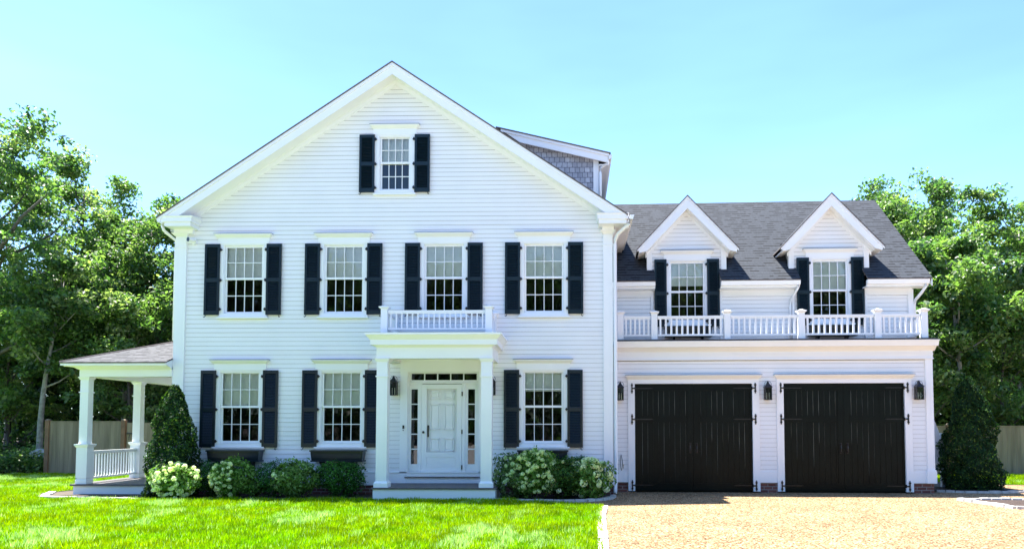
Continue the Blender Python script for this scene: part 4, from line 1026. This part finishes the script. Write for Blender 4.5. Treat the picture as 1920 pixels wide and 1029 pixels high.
shrub('boxwood', 'broad dark green leafy shrub directly left of the portico step', 'shrub', -5.18, -.70, .53, .42, .82, 6500, GRD, .055, group='dark green shrubs along the house front')
shrub('hydrangea', 'grey green hydrangea with small buds touching the right portico column', 'shrub', -1.28, -.85, .45, .42, .98, 3800, [(.09, .17, .05), (.14, .23, .08), (.20, .29, .13)], .075, mt=HLEAF, group=HG, flowers=[(22, .035, [(.5, .62, .4), (.6, .7, .45)], .3, 1, .035, (-2, 1))])
shrub('hydrangea', 'full creamy white hydrangea below the right window box', 'shrub', -.80, -1.0, .50, .42, 1.04, 3600, GRN, .08, mt=HLEAF, group=HG, flowers=[(95, .045, CRM, .15, 1, .04, (-2, 1))])
shrub('hydrangea', 'mostly green hydrangea between two white ones right of the portico', 'shrub', -.22, -.98, .48, .42, .86, 4200, [(.03, .085, .015), (.05, .12, .025), (.08, .16, .03)], .075, mt=HLEAF, group=HG, flowers=[(10, .04, CRM, .2, 1, .035, (-2, 1))])
shrub('boxwood', 'dark green shrub tucked under the right end of the right window box', 'shrub', .16, -.45, .42, .3, .90, 4500, GRD, .05, group='dark green shrubs along the house front')
shrub('hydrangea', 'mophead hydrangea with large round white heads at the driveway corner', 'shrub', .38, -1.02, .46, .38, .82, 2600, GRN, .085, mt=HLEAF, group=HG, flowers=[(32, .068, CRM, .08, 1, .05, (-2, 1))])

# ------------------------------------------------------------------ trees
TG = [(.028, .076, .034), (.056, .124, .044), (.095, .175, .052), (.155, .24, .07), (.28, .33, .15)]
def tree_meshes(seed, H, cr, cb, lean=0, nclump=260, per=95, leaf=.17, w=(.22, .30, .28, .15, .05), bark=BARK, limbs=11, tr=.17, extra_limbs=()):
    global rng
    rng = np.random.default_rng(seed); rd = random.Random(seed)
    b = MB(); tips = []
    def pos(t): return Vector((lean * t * t * H + .25 * math.sin(3 * t + seed), .2 * math.sin(4 * t + seed * 2), t * H))
    path = [pos(t) for t in np.linspace(0, .88, 9)]; path[0].z = -.1
    o0 = path[0].copy(); path = [Vector((p.x - o0.x, p.y - o0.y, p.z)) for p in path]
    b.tube(path, [tr * (1 - .85 * i / 8) for i in range(9)], 8)
    def at(t):
        f = t / .88 * 8; i = min(int(f), 7); return path[i].lerp(path[i + 1], f - i)
    for k in range(limbs):
        t = cb + (.86 - cb) * (k + rd.random() * .6) / limbs
        a = k * 2.4 + rd.uniform(-.4, .4); s = (t - cb) / (1 - cb)
        L = cr * (1.05 - .65 * s ** 1.5) * rd.uniform(.75, 1.1)
        p0 = at(t); d = Vector((math.cos(a), math.sin(a), .35 + .7 * s)).normalized()
        pts = [p0]; cur = p0.copy(); dd = d.copy()
        for q in range(4):
            dd = (dd + Vector((rd.uniform(-.25, .25), rd.uniform(-.25, .25), rd.uniform(-.05, .3)))).normalized(); cur = cur + dd * L / 4; pts.append(cur.copy())
        r0 = tr * .45 * (1 - .6 * t); b.tube(pts, [r0, r0 * .75, r0 * .5, r0 * .3, r0 * .12], 6)
        for j in range(5):
            f = rd.uniform(.3, 1) * 4; i = min(int(f), 3); q0 = pts[i].lerp(pts[i + 1], f - i)
            e = Vector((rd.gauss(0, 1), rd.gauss(0, 1), rd.gauss(.4, .7))).normalized(); l2 = L * rd.uniform(.2, .42)
            q1 = q0 + e * l2 * .5; q2 = q1 + (e + Vector((rd.uniform(-.4, .4), rd.uniform(-.4, .4), .2))).normalized() * l2 * .5
            b.tube([q0, q1, q2], [r0 * .3, r0 * .18, r0 * .06], 5); tips += [q2, q1.lerp(q2, .4)]
        tips += [pts[-1], pts[-2]]
    for e in extra_limbs:
        b.tube(e, [.13 * (1 - .8 * i / (len(e) - 1)) * (1 if len(e) > 3 else .5) for i in range(len(e))], 6); tips.append(Vector(e[-1]))
    tips = np.array([tuple(t) for t in tips]); tips = tips[rng.random(len(tips)) < .93]
    extra = max(0, nclump - len(tips))
    if extra:
        src = tips[rng.choice(len(tips), extra)]; tips = np.concatenate([tips, src + rng.normal(0, .45, (extra, 3)) * np.array([1, 1, .7])])
    n = len(tips) * per; ci = np.repeat(np.arange(len(tips)), per)
    rc = rng.uniform(.28, .52, len(tips))
    g = rng.normal(0, 1, (n, 3)); g /= (np.linalg.norm(g, axis=1, keepdims=True)); g *= rng.random((n, 1)) ** .45
    C = tips[ci] + g * rc[ci][:, None] * np.array([1.25, 1.25, .75])
    N = rng.normal(0, .6, (n, 3)) + g * .4; N[:, 2] += .7
    ctint = np.array(TG)[rng.choice(5, len(tips), p=w)]
    tn = (ctint[ci] * .6 + tints(n, TG, .2, w) * .4) * rng.uniform(.75, 1.3, (n, 1))
    L = leaf * rng.uniform(.6, 1.3, n)
    return b, (C, N, L, L * .62, tn), bark
def make_tree(name, seed, loc, H, cr, cb, label, rz=0, **k):
    o = empty(name, (0, 0, 0))
    b, lv, bark = tree_meshes(seed, H, cr, cb, **k)
    b.build('trunk', bark, o, smooth=True)
    leaf_object('crown', *lv, LEAF, o)
    o.location = loc; o.rotation_euler = (0, 0, rz); tag(o, label, 'tree', 'woodland trees around the house'); return o
def tree_copy(t, loc, rz, s, label):
    c = copy_tree(t); c.location = loc; c.rotation_euler = (0, 0, rz); c.scale = s if isinstance(s, tuple) else (s, s, s); tag(c, label, 'tree', 'woodland trees around the house'); return c
LIT = (.10, .22, .32, .24, .12)
tA = make_tree('oak_tree', 11, (-21.3, 9.2, 0), 12.1, 5.0, .30, 'tallest oak at the far left edge, with long dark limbs', nclump=270, per=66, leaf=.175, w=LIT, limbs=15, tr=.24, extra_limbs=[[(0, 0, 5.6), (.9, -1.0, 6.6), (1.9, -1.7, 7.5), (3.0, -2.2, 8.5), (4.1, -2.4, 9.3)], [(1.5, -1.5, 7.1), (2.2, -2.2, 7.5), (3.0, -2.6, 7.7)]])
tB = make_tree('oak_tree', 22, (-20.6, 14.0, 0), 13.0, 4.0, .28, 'tall oak rising behind the leftmost oak', 0, nclump=250, per=64, w=LIT)
tC = make_tree('oak_tree', 33, (-16.6, 12.6, 0), 11.0, 3.2, .25, 'airy oak above the middle of the left fence', nclump=180, per=62, limbs=12, w=LIT)
tD = make_tree('oak_tree', 44, (-13.6, 11.6, 0), 9.6, 2.9, .22, 'dense oak just left of the gable, above the porch roof', nclump=200, per=62, w=LIT)
tE = make_tree('slender_tree', 55, (-18.35, 8.4, 0), 7.6, 2.2, .38, 'slender tree with pale leaning trunk beside the left end of the fence', lean=.02, nclump=150, per=80, bark=BARKL, tr=.12, w=LIT)
tF = make_tree('understory_tree', 66, (-15.9, 9.6, 0), 6.2, 2.4, .12, 'bushy young tree right behind the left fence', nclump=165, per=60, tr=.09, w=(.08, .17, .32, .27, .16))
tree_copy(tD, (-11.0, 14.0, 0), 2.1, 1.0, 'oak mostly hidden behind the left gable corner')
tree_copy(tD, (-18.3, 13.6, 0), 4.4, (1.05, 1.05, 1.14), 'full crowned oak between the tall left oaks and the gable')
tree_copy(tF, (-20.6, 10.2, 0), 1.3, 1.05, 'bushy young tree at the lower left edge under the tall oak')
tree_copy(tF, (-12.3, 10.2, 0), 3.9, .95, 'bushy young tree seen between the two porch columns and the house')
tree_copy(tC, (-22.6, 12.5, 0), 4.0, .8, 'half cropped oak low at the left border')
tree_copy(tE, (-17.4, 11.4, 0), 2.4, 1.0, 'thin understory tree in the shade behind the left fence')
# right
tG = make_tree('maple_tree', 77, (14.6, 15.0, 0), 12.0, 4.1, .22, 'rounded maple rising beyond the right end of the garage roof', nclump=330, per=72, w=LIT, limbs=14)
tH = make_tree('maple_tree', 88, (17.1, 12.0, 0), 10.3, 3.5, .24, 'light green maple at the far right with pale grey limbs', nclump=270, per=68, w=LIT, bark=BARKL, limbs=13)
tree_copy(tG, (16.1, 20.0, 0), 2.0, (1.05, 1.05, 1.1), 'maple peeking over the right end of the garage ridge')
tree_copy(tH, (19.8, 13.0, 0), 2.6, 1.0, 'maple cropped by the right border')
tree_copy(tF, (15.4, 9.6, 0), .5, .95, 'bushy young tree behind the fence right of the tall evergreen')
tree_copy(tF, (12.2, 10.3, 0), 2.5, 1.0, 'bushy young tree filling the gap between garage and tall evergreen')
tree_copy(tF, (18.2, 10.6, 0), 5.5, 1.0, 'bushy young tree over the fence at the right border')
tree_copy(tE, (13.1, 8.9, 0), 1.2, 1.12, 'slender pale stemmed tree behind the tall evergreen')
tree_copy(tD, (15.2, 17.6, 0), 1.0, .86, 'dense oak low behind the rounded maple')

# far woods: a mass nobody could count
rng = np.random.default_rng(5)
def woods(name, samples, hmin, hmax, leaf):
    P = []; n = len(samples)
    C = np.zeros((n, 3)); C[:, 0:2] = samples
    a = np.arctan2(C[:, 1], C[:, 0]); top = hmin + (hmax - hmin) * (.5 + .28 * np.sin(a * 23) + .22 * np.sin(a * 57 + 1))
    C[:, 2] = rng.random(n) ** .8 * top
    N = rng.normal(0, .7, (n, 3)); N[:, 2] += .7
    k = (np.sin(C[:, 0] * 1.3) * np.sin(C[:, 1] * 1.1 + C[:, 2] * 1.7) + 1) / 2
    tn = tints(n, TG, .2, (.35, .33, .22, .08, .02)) * (.6 + .7 * k[:, None])
    L = leaf * rng.uniform(.6, 1.3, n)
    o = leaf_object(name, C, N, L, L * .7, tn, LEAF); tag(o, kind='stuff'); return o
def band(n, a0, a1, r0, r1):
    a = np.radians(rng.uniform(a0, a1, n)); r = rng.uniform(r0, r1, n); return np.stack([np.cos(a) * r, np.sin(a) * r], 1)
wd1 = woods('far_woodland', np.concatenate([band(60000, 35, 76, 24, 31), band(60000, 104, 150, 24, 31)]), 6.0, 8.5, .34)
tag(wd1, 'dark mass of far trees behind fence and house', 'woods')
wd2_ = woods('roadside_woodland', band(95000, 228, 312, 52, 62), 15, 18.5, .6)
tag(wd2_, 'mass of trees across the road, mirrored in the window panes', 'woods')
# undergrowth at left
n = 26000; x = rng.uniform(-26, -17.5, n); y = 7.0 + rng.random(n) * 2.4 + np.abs(np.sin(x * 2)) * .2; h = .35 + .35 * rng.random(n) * (1 + np.sin(x * 3) * .5)
C = np.stack([x, y, rng.random(n) * h + .02 + (y - 7) * .12], 1); N = rng.normal(0, .5, (n, 3)); N[:, 2] += .9
ug = leaf_object('undergrowth', C, N, .11, .075, tints(n, TG, .25, (.03, .12, .3, .33, .22)), LEAF); tag(ug, 'low leafy undergrowth along the edge of the left lawn', 'undergrowth', kind='stuff')
# boulder
b = MB(); nseg = 10
for i in range(7):
    for j in range(nseg):
        pass
import bmesh
bm = bmesh.new(); bmesh.ops.create_icosphere(bm, subdivisions=3, radius=.35)
for v in bm.verts:
    v.co *= 1 + .28 * noise.noise(v.co * 3.1); v.co.z *= .75; v.co.x *= 1.3
me = bpy.data.meshes.new('boulder'); bm.to_mesh(me); bm.free(); me.materials.append(ROCK)
bo = bpy.data.objects.new('boulder', me); COL.objects.link(bo); bo.location = (-18.05, 8.1, .55); tag(bo, 'pale rounded boulder just left of the fence end post', 'boulder')

# ------------------------------------------------------------------ grass
def inside(px, py, poly):
    ok = np.zeros(len(px), bool); j = len(poly) - 1
    for i in range(len(poly)):
        xi, yi = poly[i]; xj, yj = poly[j]
        c = ((yi > py) != (yj > py)) & (px < (xj - xi) * (py - yi) / (yj - yi + 1e-12) + xi); ok ^= c; j = i
    return ok
def vnoise(x, y, cell, seed):
    r = np.random.default_rng(seed).random((256, 256)); u = x / cell + 100; v = y / cell + 100; i = np.floor(u).astype(int); j = np.floor(v).astype(int)
    fu = u - i; fv = v - j; fu = fu * fu * (3 - 2 * fu); fv = fv * fv * (3 - 2 * fv); g = lambda a, b: r[a % 256, b % 256]
    return g(i, j) * (1 - fu) * (1 - fv) + g(i + 1, j) * fu * (1 - fv) + g(i, j + 1) * (1 - fu) * fv + g(i + 1, j + 1) * fu * fv
def grass(name, poly, x0, x1, y0, y1, dens, label, hmul=1):
    n = int((x1 - x0) * (y1 - y0) * dens); x = rng.uniform(x0, x1, n); y = rng.uniform(y0, y1, n)
    k = inside(x, y, poly) & (x > -(8.4 + (y + 8) * .80) - .6); x = x[k]; y = y[k]; n = len(x)
    f1_ = vnoise(x + .4 * vnoise(x, y * .5, .5, 5), y * .42, 1.0, 1) * 2 - 1; f2_ = vnoise(x, y * .5, .24, 2) * 2 - 1; f3_ = vnoise(x, y, .11, 3) * 2 - 1
    pat = .62 * f1_ + .62 * f2_ + .35 * f3_ + rng.normal(0, .12, n); yel = vnoise(x, y, .7, 9)
    h = (.05 + .045 * rng.random(n)) * hmul * (1 + .35 * f2_); wv = rng.uniform(.005, .010, n)
    a = rng.uniform(0, 2 * np.pi, n); ln = rng.uniform(0, .7, n) * h; la = rng.uniform(0, 2 * np.pi, n)
    V = np.zeros((n, 3, 3)); z0 = .0
    V[:, 0] = np.stack([x - np.cos(a) * wv, y - np.sin(a) * wv, np.full(n, z0)], 1); V[:, 1] = np.stack([x + np.cos(a) * wv, y + np.sin(a) * wv, np.full(n, z0)], 1)
    V[:, 2] = np.stack([x + np.cos(la) * ln, y + np.sin(la) * ln, h], 1)
    me = bpy.data.meshes.new(name); me.vertices.add(3 * n); me.vertices.foreach_set('co', V.astype(np.float32).ravel())
    me.loops.add(3 * n); me.loops.foreach_set('vertex_index', np.arange(3 * n, dtype=np.int32)); me.polygons.add(n); me.polygons.foreach_set('loop_start', (np.arange(n) * 3).astype(np.int32)); me.update(calc_edges=True)
    c1 = np.array([.125, .27, .0]); c2 = np.array([.29, .37, .0]); c3 = np.array([.42, .55, .28])
    t = np.clip(rng.random(n), 0, 1)[:, None]; col = c1 * (1 - t) + c2 * t
    col[:, 0] *= .82 + .36 * yel; dk = ((.62 + .76 * vnoise(x, y * .6, .13, 12)) * rng.uniform(.65, 1.35, n))[:, None]; col *= dk; pale = ((pat > .52) & (rng.random(n) < .7)) | (rng.random(n) < .03); col[pale] = c3 * rng.uniform(.8, 1.2, (pale.sum(), 1))
    at = me.attributes.new('tint', 'FLOAT_COLOR', 'POINT'); cc = np.concatenate([np.repeat(col, 3, 0), np.ones((3 * n, 1))], 1); at.data.foreach_set('color', cc.astype(np.float32).ravel())
    me.materials.append(GRASSM); me.validate(); o = bpy.data.objects.new(name, me); COL.objects.link(o); tag(o, label, 'grass', kind='stuff')
grass('grass', LAWN, -20, .7, -9.3, 7.1, 1900, 'bright green lawn grass in front of the house')
grass('side_grass', [(11.4, 3.6), (13, 3.15), (30, 2.2), (30, 7.2), (9.4, 7.2), (9.4, 5)], 9.4, 17, 2.8, 7.2, 1500, 'strip of grass before the right fence')
